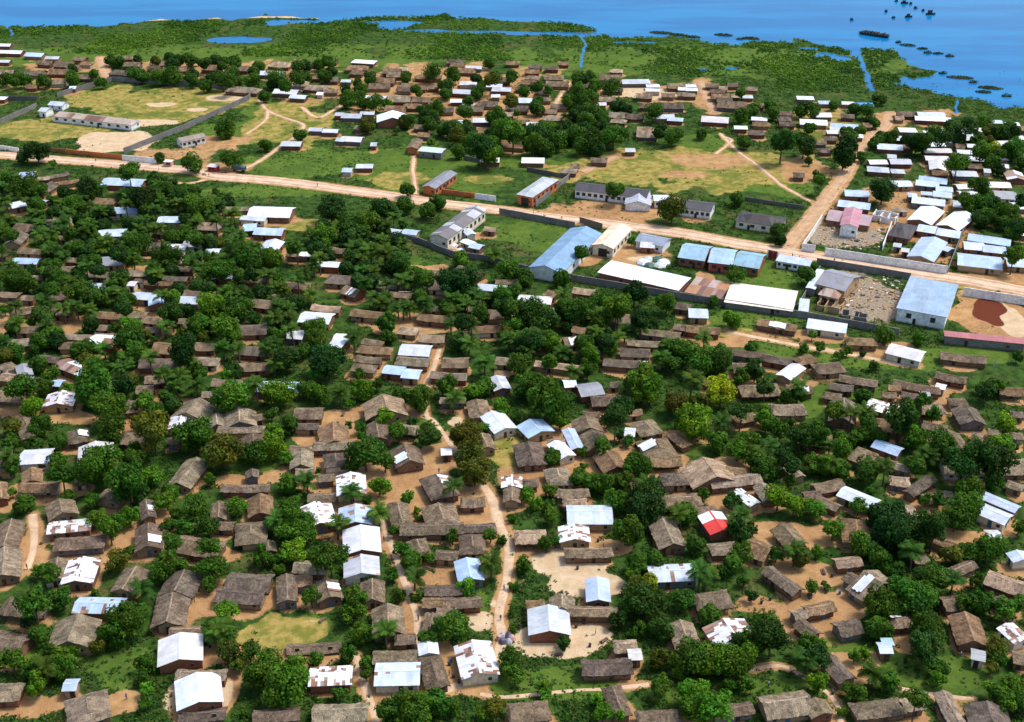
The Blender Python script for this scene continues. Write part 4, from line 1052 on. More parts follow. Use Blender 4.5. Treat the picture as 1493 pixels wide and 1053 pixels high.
for poly, code, cnt in FILL:
    x0, x1 = min(p[0] for p in poly), max(p[0] for p in poly); y0, y1 = min(p[1] for p in poly), max(p[1] for p in poly); k = tries = 0
    while k < cnt and tries < 900:
        tries += 1; px, py = rng.uniform(x0, x1), rng.uniform(y0, y1)
        if not bool(inpoly(poly, np.array(px), np.array(py))): continue
        g = gp(px, py, 2.5); L = rng.uniform(8, 13); W = rng.uniform(6, 8)
        if any(abs(g.x-h[0]) < (L+h[2])*.5+.8 and abs(g.y-h[1]) < (W+h[3])*.5+2.2 for h in HOUSES_DONE): continue
        if any(min((q-g).length for q in P_) < wd_*.5+7 for n_, wd_, P_ in ROADPTS if wd_ > 3): continue
        ang = R_(rng.uniform(-16, 6)+(90 if rng.random() < .18 else 0)); dd = Vector((math.cos(ang), math.sin(ang), 0))*L/2; g.z = 0; th = code == 't'; cc = code if rng.random() < .8 or th else rng.choice('wbr')
        house(cc, g-dd, g+dd, W/2, 2.2, W/2*(.46 if th else .28), py > 560, 255 < py <= 560, {}); k += 1
# ---------------------------------------------------------------- walls
for (h, wc, lab, pts) in WALLS:
    P = [gp(x, y) for x, y in pts]; o0 = P[0].copy(); mb = MB(); col = jit(WALLC[wc], .06)
    for a, b in zip(P, P[1:]):
        d = b-a; L = d.length; u = d/L; n = Vector((-u.y, u.x, 0))*.13; k = max(1, int(L/4))
        for i in range(k):
            p = a+d*(i/k)-o0; q = a+d*((i+1)/k)-o0; hh = h+rng.uniform(-.08, .08); Z = Vector((0, 0, hh)); B_ = Vector((0, 0, -.3))
            c = jit(col, .1 if wc != 'white' else .03)
            for s in (-1, 1):
                qd = (p+n*s+B_, q+n*s+B_, q+n*s+Z, p+n*s+Z); mb.face(qd if s < 0 else qd[::-1], c)
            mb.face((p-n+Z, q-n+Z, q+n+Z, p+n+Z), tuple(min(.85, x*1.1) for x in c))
            mb.face((p-n+B_, p-n+Z, p+n+Z, p+n+B_), c); mb.face((q-n+B_, q+n+B_, q+n+Z, q-n+Z), c)
    wo = mb.build('compound_wall', M['wall']); wo.location = o0
    c = (P[0]+P[-1])/2; tag(wo, 'wall', '', (c.x, c.y, 1), lab)
# red gate, road side
g = gp(1128, 379); a = gp(1119, 376); b = gp(1133, 379); d = b-a; rt = empty('metal_gate', a, math.atan2(d.y, d.x)); l = d.length
for k in range(2):
    m = MB(); m.box(k*l/2+.03, (k+1)*l/2-.03, -.05, .05, .1, 3.2, (.3, .03, .04)); leaf = m.build('gate_leaf', M['paint'], rt)
    m = MB(); m.box(k*l/2+.03, (k+1)*l/2-.03, -.09, -.05, 1.5, 1.65, (.2, .02, .03)); m.build('crossbar', M['paint'], leaf)
for k in range(2):
    m = MB(); m.box(k*l-.2, k*l+.2, -.2, .2, -.2, 3.5, (.7, .68, .64)); m.build('gate_post', M['wall'], rt)
tag(rt, 'gate', '', (a.x, a.y, 1), 'dark red double gate between the grey shelter and teal building')
# ---------------------------------------------------------------- ground sheet
near_ = (ys < gp(0, 545).y)[:, None]
RAS['d'] *= np.where(near_, 1-.8*np.clip(np.maximum(RAS['l'], RAS['y']), 0, 1), 1)
def build_ground():
    V0, V1 = 134., 924.; yy = [V0]
    while yy[-1] < V1: yy.append(yy[-1]+.5+(yy[-1]-V0)*.0021)
    yy = np.array([-600., -100., 40.]+yy+[1080.]); nc = 760
    u = np.linspace(-1, 1, nc); u = np.concatenate(([-14., -4., -1.6], u, [1.6, 4., 14.]))
    hwid = .4266*(np.maximum(yy, 134)*cp+CAM_H*sp)*1.32
    X = hwid[:, None]*u[None, :]; Y = np.repeat(yy[:, None], len(u), 1)
    fx = (X-GX0)/GRES; fy = (Y-GY0)/GRES
    inside = (fx >= 0) & (fx < GNX-1) & (fy >= 0) & (fy < GNY-1)
    ix = np.clip(fx, 0, GNX-2).astype(int); iy = np.clip(fy, 0, GNY-2).astype(int); tx = np.clip(fx-ix, 0, 1); ty = np.clip(fy-iy, 0, 1)
    S = lambda A: A[iy, ix]*(1-tx)*(1-ty)+A[iy, ix+1]*tx*(1-ty)+A[iy+1, ix]*(1-tx)*ty+A[iy+1, ix+1]*tx*ty
    wat = S(blur(RAS['w'].copy(), 2)); wat = np.where(inside, wat, inpoly(lake, X, Y)); wat = np.where(Y > 918, 1, wat)
    Z = -1.6*wat+(S(vnoise(9, 31))-.5)*.12*(wat < .1)
    V = np.stack([X, Y, Z], -1).reshape(-1, 3); n0, n1 = X.shape
    idx = np.arange(n0*n1).reshape(n0, n1); F = np.stack([idx[:-1, :-1], idx[:-1, 1:], idx[1:, 1:], idx[1:, :-1]], -1).reshape(-1, 4)
    me = np_mesh('ground', V, F, None, None, True)
    for nm, keys in (('m1', 'dsyl'), ('m2', 'kxrw')):
        ca = me.color_attributes.new(nm, 'FLOAT_COLOR', 'POINT'); buf = np.stack([np.where(inside, S(blur(RAS[k].copy(), 1)), 0) for k in keys], -1).astype(np.float32); ca.data.foreach_set('color', buf.ravel())
    return me
def ground_mat():
    m, n, p = newmat('ground'); tc = nd(n, 'ShaderNodeTexCoord'); v = tc.outputs['Object']
    a1 = nd(n, 'ShaderNodeAttribute', attribute_name='m1'); a2 = nd(n, 'ShaderNodeAttribute', attribute_name='m2')
    s1 = nd(n, 'ShaderNodeSeparateColor'); n.links.new(a1.outputs['Color'], s1.inputs[0]); s2 = nd(n, 'ShaderNodeSeparateColor'); n.links.new(a2.outputs['Color'], s2.inputs[0])
    D, Sa, Yd, Lu = s1.outputs[0], s1.outputs[1], s1.outputs[2], a1.outputs['Alpha']; K, X, Rr = s2.outputs[0], s2.outputs[1], s2.outputs[2]
    nf = noise(n, v, 1.3, 5, .7); nm = noise(n, v, .28, 4, .65); nb = noise(n, v, .06, 3, .6); nff = noise(n, v, 4.5, 3, .7)
    def edge(mask, amt=.55, lo=.42, hi=.6):
        t = math_(n, 'ADD', mask, math_(n, 'MULTIPLY', math_(n, 'SUBTRACT', math_(n, 'ADD', math_(n, 'MULTIPLY', nf, .6), math_(n, 'MULTIPLY', nm, .4)), .5), amt*1.6)); return ramp(n, t, lo, hi)
    base = mixc(n, 'MIX', ramp(n, nm, .35, .65), (.020, .048, .010, 1), (.052, .105, .018, 1))
    base = mixc(n, 'MIX', ramp(n, math_(n, 'ADD', math_(n, 'MULTIPLY', nb, .5), math_(n, 'MULTIPLY', nf, .5)), .52, .66, 0, .75), base, (.17, .115, .05, 1))
    lush = mixc(n, 'MIX', ramp(n, nm, .3, .7), (.050, .115, .014, 1), (.105, .165, .026, 1))
    lush = mixc(n, 'MIX', ramp(n, nf, .48, .7, 0, .75), lush, (.17, .165, .045, 1)); lush = mixc(n, 'MIX', ramp(n, nb, .45, .6, 0, .6), lush, (.05, .095, .016, 1))
    c = mixc(n, 'MIX', edge(Lu), base, lush)
    dry = mixc(n, 'MIX', ramp(n, nm, .35, .65), (.16, .165, .030, 1), (.38, .28, .085, 1))
    dry = mixc(n, 'MIX', ramp(n, nb, .5, .62), dry, (.12, .15, .028, 1))
    c = mixc(n, 'MIX', edge(Yd, .5), c, dry)
    dirt = mixc(n, 'MIX', ramp(n, nm, .3, .7), (.32, .185, .078, 1), (.50, .30, .138, 1))
    dirt = mixc(n, 'MIX', ramp(n, nb, .35, .65, 0, .6), dirt, (.37, .195, .09, 1))
    dirt = mixc(n, 'MIX', ramp(n, math_(n, 'ADD', math_(n, 'MULTIPLY', nf, .6), math_(n, 'MULTIPLY', nb, .4)), .53, .66, 0, .7), dirt, (.13, .105, .04, 1))
    c = mixc(n, 'MIX', edge(D, .6), c, dirt)
    sand = mixc(n, 'MIX', ramp(n, nm, .3, .7), (.48, .345, .20, 1), (.62, .465, .30, 1))
    c = mixc(n, 'MIX', edge(Sa, .45), c, sand)
    c = mixc(n, 'MIX', edge(K, .5), c, (.09, .07, .05, 1))
    rub = mixc(n, 'MIX', ramp(n, nf, .4, .6), (.17, .16, .145, 1), (.40, .29, .17, 1))
    c = mixc(n, 'MIX', edge(X, .7), c, rub)
    c = mixc(n, 'MIX', edge(Rr, .35), c, (.13, .035, .018, 1))
    c = mixc(n, 'MULTIPLY', 1.0, c, ramp(n, nff, .25, .75, .78, 1.2))
    n.links.new(c, p.inputs['Base Color']); p.inputs['Roughness'].default_value = 1; p.inputs['Specular IOR Level'].default_value = .05
    b = nd(n, 'ShaderNodeBump'); b.inputs['Strength'].default_value = .5; b.inputs['Distance'].default_value = .25; n.links.new(nf, b.inputs['Height']); n.links.new(b.outputs[0], p.inputs['Normal'])
    return m
# roads as sheets just above the ground
def road_mat():
    m, n, p = newmat('packed_earth'); tc = nd(n, 'ShaderNodeTexCoord'); v = tc.outputs['Object']; at = nd(n, 'ShaderNodeAttribute', attribute_name='col')
    nm = noise(n, v, .25, 4, .6); nf = noise(n, v, 1.6, 4, .65)
    c = mixc(n, 'MULTIPLY', 1.0, at.outputs[0], ramp(n, nm, .3, .7, .82, 1.12)); c = mixc(n, 'MULTIPLY', 1.0, c, ramp(n, nf, .3, .7, .88, 1.1))
    n.links.new(c, p.inputs['Base Color']); p.inputs['Roughness'].default_value = 1; p.inputs['Specular IOR Level'].default_value = .05; return m
M['road'] = road_mat()
for idx_, (name, wd, P) in enumerate(ROADPTS):
    pts = [P[0]]
    for q in P[1:]:
        k = max(1, int((q-pts[-1]).length/1.5)); a = pts[-1].copy()
        for i in range(k): pts.append(a+(q-a)*((i+1)/k))
    V = []; C = []; z = .05+.006*(len(ROADPTS)-idx_); lw = rw = 1.0; nseg = 9 if wd > 5 else 5
    edge = (.46, .29, .16); midc = (.66, .47, .33) if name == 'main_road' else (.52, .33, .19) if wd > 3 else (.60, .43, .28)
    rut = (.45, .29, .175) if wd > 3 else midc
    for i, p in enumerate(pts):
        d = (pts[min(i+1, len(pts)-1)]-pts[max(i-1, 0)]).normalized(); n_ = Vector((-d.y, d.x, 0))
        lw += rng.uniform(-.09, .09); rw += rng.uniform(-.09, .09); lw += (1-lw)*.15; rw += (1-rw)*.15
        for j in range(nseg):
            t = j/(nseg-1)*2-1; q = p+n_*t*wd/2*(lw if t < 0 else rw); zz = z if abs(t) < 1 else -.06
            V.append((q.x, q.y, zz)); k = abs(t); c = edge if k > .95 else rut if .3 < k < .6 and wd > 3 else midc; C.append(c)
    idx = np.arange(len(V)).reshape(-1, nseg); F = np.stack([idx[:-1, :-1], idx[:-1, 1:], idx[1:, 1:], idx[1:, :-1]], -1).reshape(-1, 4)[:, ::-1]
    o = link(name, np_mesh(name, np.array(V), F, np.array(C), M['road'])); setting(o)
# water
def water():
    m, n, p = newmat('lake_water'); tc = nd(n, 'ShaderNodeTexCoord'); v = tc.outputs['Object']
    nz = noise(n, v, .02, 4, .6, (.35, 1.6, 1)); nw = noise(n, v, .35, 3, .6, (.6, 1.2, 1))
    c = mixc(n, 'MIX', ramp(n, nz, .4, .6), (.002, .128, .33, 1), (.004, .172, .39, 1)); n.links.new(c, p.inputs['Base Color'])
    p.inputs['Roughness'].default_value = .12; p.inputs['IOR'].default_value = 1.2; p.inputs['Specular IOR Level'].default_value = .22
    b = nd(n, 'ShaderNodeBump'); b.inputs['Strength'].default_value = .25; b.inputs['Distance'].default_value = .3; n.links.new(nw, b.inputs['Height']); n.links.new(b.outputs[0], p.inputs['Normal'])
    mb = MB(); mb.face(((-30000, 300, -.62), (30000, 300, -.62), (30000, 60000, -.62), (-30000, 60000, -.62)), (1, 1, 1)); return setting(mb.build('water', m))
water()
# ---------------------------------------------------------------- leaves
def leaf_quads(P, N, size, nrx, elong=1.5):
    """one quad per point, facing N with scatter"""
    n = len(P); N = N+nrx.normal(0, .45, (n, 3)); N /= np.linalg.norm(N, axis=1, keepdims=True)+1e-9
    A = np.cross(N, nrx.normal(0, 1, (n, 3))); A /= np.linalg.norm(A, axis=1, keepdims=True)+1e-9; B = np.cross(N, A)
    s = size*(.6+.8*nrx.random((n, 1))); A = A*s*.5; B = B*s*.5*elong
    V = np.stack([P-A*.5-B, P+A*.9-B*.2, P+A*.4+B, P-A*.9+B*.2], 1).reshape(-1, 3); F = np.arange(4*n).reshape(n, 4); return V, F
def crown_mesh(R, leaf, seed, count, squash=.82):
    q = np.random.default_rng(seed); nl = 9+int(R*4); D = q.normal(0, 1, (nl, 3)); D /= np.linalg.norm(D, axis=1, keepdims=True)
    D[:, 2] = D[:, 2]*.8+.12; C = D*(R*q.uniform(.40, .80, (nl, 1)))*[1, 1, squash]; rr = R*q.uniform(.18, .44, nl)
    C = np.concatenate([C, [[0, 0, 0]]]); rr = np.append(rr, R*.5); w_ = rr**2; k = q.choice(nl+1, count, p=w_/w_.sum())
    d = q.normal(0, 1, (count, 3)); d /= np.linalg.norm(d, axis=1, keepdims=True); rad = rr[k]*(1-.4*q.random(count)**2)*(1+.16*(q.random(count) > .9))
    P = C[k]+d*rad[:, None]*[1, 1, .9]; V, F = leaf_quads(P, d+[0, 0, .35], leaf, q)
    tone = q.uniform(.68, 1.32, nl+1)[k]*q.uniform(.6, 1.4, count); hue = q.uniform(-.12, .12, nl+1)[k]
    c = np.stack([tone*(1+hue*1.6), tone, tone*(1-hue)], 1); return np_mesh('crown', V, F, np.repeat(c, 4, 0), M['leaf'])
SIZES = [(1.1, .26, 420), (1.9, .30, 900), (3.0, .36, 1900), (4.6, .44, 3900)]
CROWNS = [[crown_mesh(R, lf, 100+i*10+k, n, rng.uniform(.7, 1.1)) for k in range(6)] for i, (R, lf, n) in enumerate(SIZES)]
def trunk_mesh(h, r, spread, seed):
    q = random.Random(seed); mb = MB(); c = (.10, .075, .05); p = Vector((0, 0, -.2)); top = Vector((q.uniform(-.2, .2), q.uniform(-.2, .2), h)); mb.tube(p, top, r, r*.65, c, 7)
    for k in range(5):
        a = k*1.26+q.uniform(-.3, .3); e = top+Vector((math.cos(a)*spread, math.sin(a)*spread, spread*q.uniform(.5, 1.1))); m_ = (top+e)/2+Vector((0, 0, spread*.12)); mb.tube(top, m_, r*.5, r*.33, c, 5); mb.tube(m_, e, r*.33, r*.12, c, 5)
    return mb.mesh('trunk', M['trunk'])
TRUNKS = [[trunk_mesh(R*.9, .07+R*.045, R*.5, 7*i+k) for k in range(2)] for i, (R, _, _) in enumerate(SIZES)]
def palm_crown(L, nf, seed):
    q = np.random.default_rng(seed); V = []; F = []; C = []
    for k in range(nf):
        az = k*2.39996+q.uniform(-.2, .2); el = q.uniform(-.15, 1.1) if k > 4 else q.uniform(.8, 1.35); l = L*q.uniform(.85, 1.1); drop = q.uniform(.55, 1.0)
        h = np.array([math.cos(az), math.sin(az), 0]); pts = []; p = np.zeros(3); a = el; n = 9
        for i in range(n+1):
            pts.append(p.copy()); p = p+(h*math.cos(a)+np.array([0, 0, math.sin(a)]))*l/n; a -= drop*2.0/n*(.5+i/n)
        side = np.cross(h, [0, 0, 1]); tone = q.uniform(.75, 1.25)
        for i in range(1, n+1):
            f = i/n; ll = L*.30*math.sin(math.pi*min(1, f*.85+.12))+.12
            for h2 in (0, .5):
                c0 = pts[i-1]*(1-h2)+pts[i]*h2; t = pts[i]-pts[i-1]; t = t/np.linalg.norm(t)
                for s in (-1, 1):
                    tip = c0+side*s*ll*.85+t*ll*.5+np.array([0, 0, -ll*q.uniform(.15, .6)]); wd_ = t*(l/n*.42)
                    b = len(V); V += [c0-wd_*.7, c0+wd_*.7, tip+wd_*.25, tip-wd_*.25]; F.append((b, b+1, b+2, b+3)); kk = tone*q.uniform(.85, 1.15); C += [(kk, kk, kk)]*4
    return np_mesh('crown', np.array(V), np.array(F), np.array(C), M['leaf'])
PALMS = [palm_crown(3.3, 19, 50+k) for k in range(4)]
def palm_trunk(h, seed):
    q = random.Random(seed); mb = MB(); c = (.13, .10, .075); p = Vector((0, 0, -.2)); dx, dy = q.uniform(-.05, .05), q.uniform(-.05, .05)
    for k in range(4):
        e = Vector((dx*h*((k+1)/4)**2*2, dy*h*((k+1)/4)**2*2, h*(k+1)/4)); mb.tube(p, e, .24-.025*k, .22-.025*k, c, 7); p = e
    return mb.mesh('trunk', M['trunk']), p
PTR = [palm_trunk(5, 60+k) for k in range(3)]
LEAFC = dict(B=(.050, .128, .009), G=(.082, .200, .010), D=(.024, .072, .009), O=(.088, .108, .010), Y=(.22, .29, .010), P=(.052, .118, .012))
TONE = dict(B='mid green', G='bright green', D='dark green', O='olive green', Y='yellow crowned', P='dark green')
TREE_LIST = []
def add_tree(code, px, py, wpx, base=None):
    """middle of the crown and its width on the photo"""
    s = pj(gp(px, py, 4))[2]; Wm = wpx/s
    Wm *= 1.08 if py > 560 else .98 if py > 240 else 1.08
    if code == 'P': Wm = min(max(Wm, 7.5), 11); hc = Wm*.5+.9
    else:
        R = Wm/2; R = min(max(R, .7), 7.5); Wm = 2*R; hc = R*.95+.5 if R > 1.6 else R*.75
    g = gp(px, py, hc)
    if not base:
        step = 0
        while any(abs((g.x-h[0])*math.cos(h[4])+(g.y-h[1])*math.sin(h[4])) < h[2]/2+.3*Wm*.5 and abs(-(g.x-h[0])*math.sin(h[4])+(g.y-h[1])*math.cos(h[4])) < h[3]/2+.3*Wm*.5 for h in HOUSES_DONE if (g.x-h[0])**2+(g.y-h[1])**2 < 900):
            step += 1; hc += .4; g = gp(px, py, hc)
            if hc > (7.2 if code == 'P' else 3.5+Wm*.75 if Wm > 4.8 else 3.2): return
    if base:
        g0 = gp(px, base); lo, hi = 1.0, 30.0
        for _ in range(30):
            m_ = (lo+hi)/2
            if pj((g0.x, g0.y, m_))[1] > py: lo = m_
            else: hi = m_
        hc = lo; g = g0
    TREE_LIST.append((code, g.x, g.y, Wm, hc, wpx))
for tl, txt in TREES.items():
    ox, oy, k = TILES[tl]
    for ln in txt.split(';'):
        c, x, y, wd, *bs = ln.split(); add_tree(c, ox+float(x)/k, oy+float(y)/k, float(wd)/k, oy+float(bs[0])/k if bs else None)
# the same tree met on two sheets counts once
T2 = []
for t in TREE_LIST:
    if any((t[1]-o[1])**2+(t[2]-o[2])**2 < (.22*min(t[3], o[3])+.8)**2 for o in T2): continue
    T2.append(t)
TREE_LIST = T2; n_hand = len(T2)
HP = []
for (x, y, L, W, a, he) in HOUSES_DONE:
    p = pj((x, y, he)); HP.append((p[0], p[1], L*p[2], W*p[2]))
for poly, cnt, pf, (w0, w1) in BELTS:
    x0, x1 = min(p[0] for p in poly), max(p[0] for p in poly); y0, y1 = min(p[1] for p in poly), max(p[1] for p in poly); k = tries = 0
    while k < cnt and tries < cnt*110:
        tries += 1; px, py = rng.uniform(x0, x1), rng.uniform(y0, y1)
        if not bool(inpoly(poly, np.array(px), np.array(py))): continue
        wm = rng.uniform(w0, w1)*1.15; g = gp(px, py, wm*.4); s = pj(g)[2]
        if any(abs(px-h[0]) < h[2]*.34+wm*s*.22 and -h[3]*.2 < py-h[1] < h[3]*.25+wm*s*.34 for h in HP): continue
        if rs('d', g.x, g.y) > .85 and rng.random() < .6: continue
        if any(min((q-Vector((g.x, g.y, 0))).length for q in P_) < wd_*.5+2 for n_, wd_, P_ in ROADPTS): continue
        if rs('s', g.x, g.y) > .4 or rs('w', g.x, g.y) > .2 or rs('y', g.x, g.y) > .4: continue
        if any((g.x-o[1])**2+(g.y-o[2])**2 < (.24*(wm+o[3])*.9)**2 for o in TREE_LIST): continue
        c = 'P' if rng.random() < pf+.05 else rng.choices('BGDO', [5, 2 if py > 480 else .5, 2 if py > 480 else 5, 1 if py > 480 else .4])[0]
        add_tree(c, px, py, wm*s); k += 1
def put_tree(t, as_parts=True):
    code, x, y, Wm, hc, wpx = t; rz = rng.uniform(0, 6.28); col = LEAFC[code]; k = 1+rng.uniform(-.3, .3); hshift = rng.uniform(-.16, .2)
    col = (col[0]*k*(1+hshift*1.3), col[1]*k, col[2]*k*(1-hshift), 1)
    if code == 'P':
        root = empty('palm_tree', (x, y, 0), rz); tm, tip = rng.choice(PTR); sc = Wm/6.6; tz = max(1.5, hc-.3)
        o = link('trunk', tm, root); o.scale = (sc, sc, tz/5); c = link('crown', rng.choice(PALMS), root); c.scale = (sc,)*3; c.location = (tip.x*sc, tip.y*sc, tz); c.color = col
        size = 'tall' if hc > 5.2 else 'small' if Wm < 5.6 else 'spreading'
        tag(root, 'palm tree', '%s dark green palm tree' % size, (x, y, hc), None, 'palms among the houses'); return
    R = Wm/2; i = min(range(4), key=lambda j: abs(math.log(R/SIZES[j][0]))); sc = R/SIZES[i][0]
    shrub = R < 2.4; root = empty('shrub' if shrub else 'broadleaf_tree', (x, y, 0), rz)
    o = link('stem' if shrub else 'trunk', rng.choice(TRUNKS[i]), root); o.scale = (sc, sc, hc/(SIZES[i][0]*.9)*.8)
    c = link('foliage' if shrub else 'crown', rng.choice(CROWNS[i]), root); c.location = (0, 0, hc); c.scale = (sc*rng.uniform(.85, 1.15), sc*rng.uniform(.85, 1.15), sc*rng.uniform(.85, 1.35)); c.color = col
    if code == 'Y': c.color = (.27, .33, .010, 1)
    size = 'small' if R < 3 else 'medium' if R < 4.4 else 'large'
    if shrub: tag(root, 'shrub', '%s leafy shrub' % TONE[code], (x, y, hc), None, 'shrubs between the houses')
    else:
        lab = None; tag(root, 'broadleaf tree', '%s %s broadleaf tree' % (size, TONE[code]), (x, y, hc), lab, 'broadleaf trees of the village', 'tree')
seen = lambda t: -60 < pj((t[1], t[2], t[4]))[0] < PW+60 and pj((t[1], t[2], t[4]))[1] < PH+45
TREE_LIST = [t for t in TREE_LIST if seen(t)]
LIM = 296
groups = dict(P=[t for t in TREE_LIST if t[0] == 'P'], S=[t for t in TREE_LIST if t[0] != 'P' and t[3]/2 < 2.4], B=[t for t in TREE_LIST if t[0] != 'P' and t[3]/2 >= 2.4])
REST = []
for k, lst in groups.items():
    lst.sort(key=lambda t: -t[5])
    for t in lst[:LIM]: put_tree(t)
    REST += lst[LIM:]
print('TREES', {k: len(v) for k, v in groups.items()}, 'rest', len(REST), 'hand', n_hand)
def crowd_of_trees():
    Vs, Fs, Cs = [], [], []; off = 0
    for (code, x, y, Wm, hc, wpx) in REST:
        R = Wm/2; cnt = int(min(1500, 420+R*R*95)); D = nr.normal(0, 1, (10, 3)); D /= np.linalg.norm(D, axis=1, keepdims=True); C = D*R*.55*[1, 1, .8]; rr = R*nr.uniform(.38, .58, 10); k = nr.integers(0, 10, cnt)
        d = nr.normal(0, 1, (cnt, 3)); d /= np.linalg.norm(d, axis=1, keepdims=True); P = C[k]+d*rr[k][:, None]+[x, y, hc]
        V, F = leaf_quads(P, d+[0, 0, .3], .6, nr); tone = nr.uniform(.7, 1.2, 10)[k]; base = np.array(LEAFC[code])*nr.uniform(.8, 1.15)
        Vs.append(V); Fs.append(F+off); off += len(V); Cs.append(np.repeat(base[None]*tone[:, None], 4, 0))
    if Vs: o = link('distant_trees', np_mesh('distant_trees', np.concatenate(Vs), np.concatenate(Fs), np.concatenate(Cs), M['leaf'])); setting(o, 'stuff', 'smaller dark trees crowding between houses and in the far village'); o['category'] = 'trees'
crowd_of_trees()
# ---------------------------------------------------------------- ground cover
def clumps(name, pts, sizes, cols, per, leaf, label, flat=.7):
    n = len(pts); k = np.repeat(np.arange(n), per); d = nr.normal(0, 1, (n*per, 3)); d /= np.linalg.norm(d, axis=1, keepdims=True); d[:, 2] = np.abs(d[:, 2])
    P = pts[k]+d*sizes[k][:, None]*[1, 1, flat]*nr.uniform(.6, 1, (n*per, 1)); V, F = leaf_quads(P, d+[0, 0, .4], 1.0, nr)
    c = (V.reshape(-1, 4, 3)-P[:, None])*(leaf*np.sqrt(sizes[k]))[:, None, None]; V = (P[:, None]+c).reshape(-1, 3)
    C = cols[k]*nr.uniform(.75, 1.25, (n*per, 1)); o = link(name, np_mesh(name, V, F, np.repeat(C, 4, 0), M['leaf'])); setting(o, 'stuff', label); o['category'] = 'undergrowth'; return o
FOOT = np.zeros((GNY, GNX), bool)
for (x, y, L, W, a, he) in HOUSES_DONE:
    wn = window(x, y, max(L, W))
    if wn:
        i0, i1, j0, j1 = wn; X, Y = np.meshgrid(xs[i0:i1]-x, ys[j0:j1]-y); u = X*math.cos(a)+Y*math.sin(a); v = -X*math.sin(a)+Y*math.cos(a); FOOT[j0:j1, i0:i1] |= (abs(u) < L/2+.6) & (abs(v) < W/2+.8)
def under():
    n = 150000; y = 140+nr.random(n)**1.35*520; x = (nr.random(n)*2-1)*.4266*(y*cp+CAM_H*sp)*1.15
    i = np.clip(((x-GX0)/GRES).astype(int), 0, GNX-1); j = np.clip(((y-GY0)/GRES).astype(int), 0, GNY-1)
    bare = np.maximum.reduce([RAS[k][j, i] for k in 'dskxrw']); dry = RAS['y'][j, i]; lush = RAS['l'][j, i]; nz = N2[j, i]
    pr = np.clip(1.15-bare*1.6, .025, 1)*np.where(dry > .3, .05, 1)*np.where(lush > .4, .5, 1)*np.clip((nz-.36)*5, .05, 1)
    ok = (nr.random(n) < pr) & ~FOOT[j, i]; x, y, lush, bare = x[ok], y[ok], lush[ok], bare[ok]; m = len(x)
    s = nr.uniform(.3, 1.15, m)*np.where(bare > .5, .6, 1)*np.where(lush > .4, .6, 1); base = np.array([[.034, .092, .013], [.055, .14, .016], [.024, .066, .012], [.075, .115, .018]])[nr.integers(0, 4, m)]
    print('UNDERGROWTH', m); clumps('undergrowth', np.stack([x, y, np.zeros(m)], 1), s, base, 10, .40, 'low green undergrowth and weeds between houses and paths')
under()
def scrub():
    n = 150000; y = 480+nr.random(n)*400; x = (nr.random(n)*2-1)*.4266*(y*cp+CAM_H*sp)*1.15
    i = np.clip(((x-GX0)/GRES).astype(int), 0, GNX-1); j = np.clip(((y-GY0)/GRES).astype(int), 0, GNY-1)
    q = [pj((a, b, 0)) for a, b in zip(x, y)]; px = np.array([p[0] for p in q]); py = np.array([p[1] for p in q])
    lo = np.interp(px, [-100, 0, 60, 140, 500, 850, 1000, 1150, 1290, 1400, 1600], [58, 60, 74, 80, 84, 92, 112, 132, 140, 158, 172])
    W_ = np.maximum(blur(RAS['w'].copy(), 2), RAS['s'])
    ok = (py < lo) & (py > 20) & (W_[j, i] < .15) & (nr.random(n) < np.clip((vnoise(30, 41)[j, i]*.65+N1[j, i]*.35-.42)*4.2, .06, .9)); x, y, i, j = x[ok], y[ok], i[ok], j[ok]; m = len(x); t = N2[j, i][:, None]; t = np.clip((t-.3)/.4, 0, 1)
    base = np.array([.030, .095, .008])*(1-t)+np.array([.095, .200, .014])*t; base = base*nr.uniform(.75, 1.25, (m, 1))
    s = nr.uniform(.5, 1.3, m)*(1+.9*(nr.random(m) > .96)); print('SCRUB', m); clumps('wetland_scrub', np.stack([x, y, np.zeros(m)], 1), s, base, 11, .62, 'dense low green scrub of the lakeside wetland', .9)
scrub()
# ---------------------------------------------------------------- lake things
for (px, py, wd) in ISLETS:
    g = gp(px, py); s = pj(g)[2]; e = math.atan(CAM_H/math.hypot(g.x, g.y)); rx = max(1.0, wd/s/2*.92); ry = max(.9, min(rx*.5, 3)); n = int(60+rx*ry*14); a = nr.random(n)*6.283; r = np.sqrt(nr.random(n))
    P = np.stack([np.cos(a)*r*rx, np.sin(a)*r*ry, np.zeros(n)], 1); hgt = .9 if rx > 3 else 1.6; P[:, 2] = -.5+nr.random(n)*hgt*(1-r**2*.7); V, F = leaf_quads(P, np.stack([np.cos(a)*r, np.sin(a)*r, np.full(n, .8)], 1), .5, nr)
    b = np.array([.03, .062, .014])*nr.uniform(.6, 1.3, (n, 1)); root = empty('reed_islet', (g.x, g.y, 0), -.25 if rx > 4 else 0)
    link('reeds', np_mesh('reeds', V, F, np.repeat(b, 4, 0), M['leaf']), root)
    mb = MB(); mb.lathe([(1, -1.0), (.95, -.55), (.55, -.3), (0.01, -.2)], (.06, .045, .03), 12); o = mb.build('mud_bank', M['wall'], root); o.scale = (rx, ry, 1)
    size = 'tiny' if rx < 2 else 'small' if rx < 3.5 else 'long low' if rx > 5 else 'low'
    tag(root, 'islet', size+' dark green reed islet in the water', (g.x, g.y, 0), None, 'reed islets in the lake')
a = gp(1253, 47.5); b = gp(1296, 54); d = b-a; L = d.length; bg_ = empty('barge', (a+b)/2+Vector((0, 0, -.6)), math.atan2(d.y, d.x))
mb = MB(); hw_ = 2.0; sec = [(-L/2, .5, .9), (-L/2+1.5, 1, 0), (L/2-1.5, 1, 0), (L/2, .6, .7)]
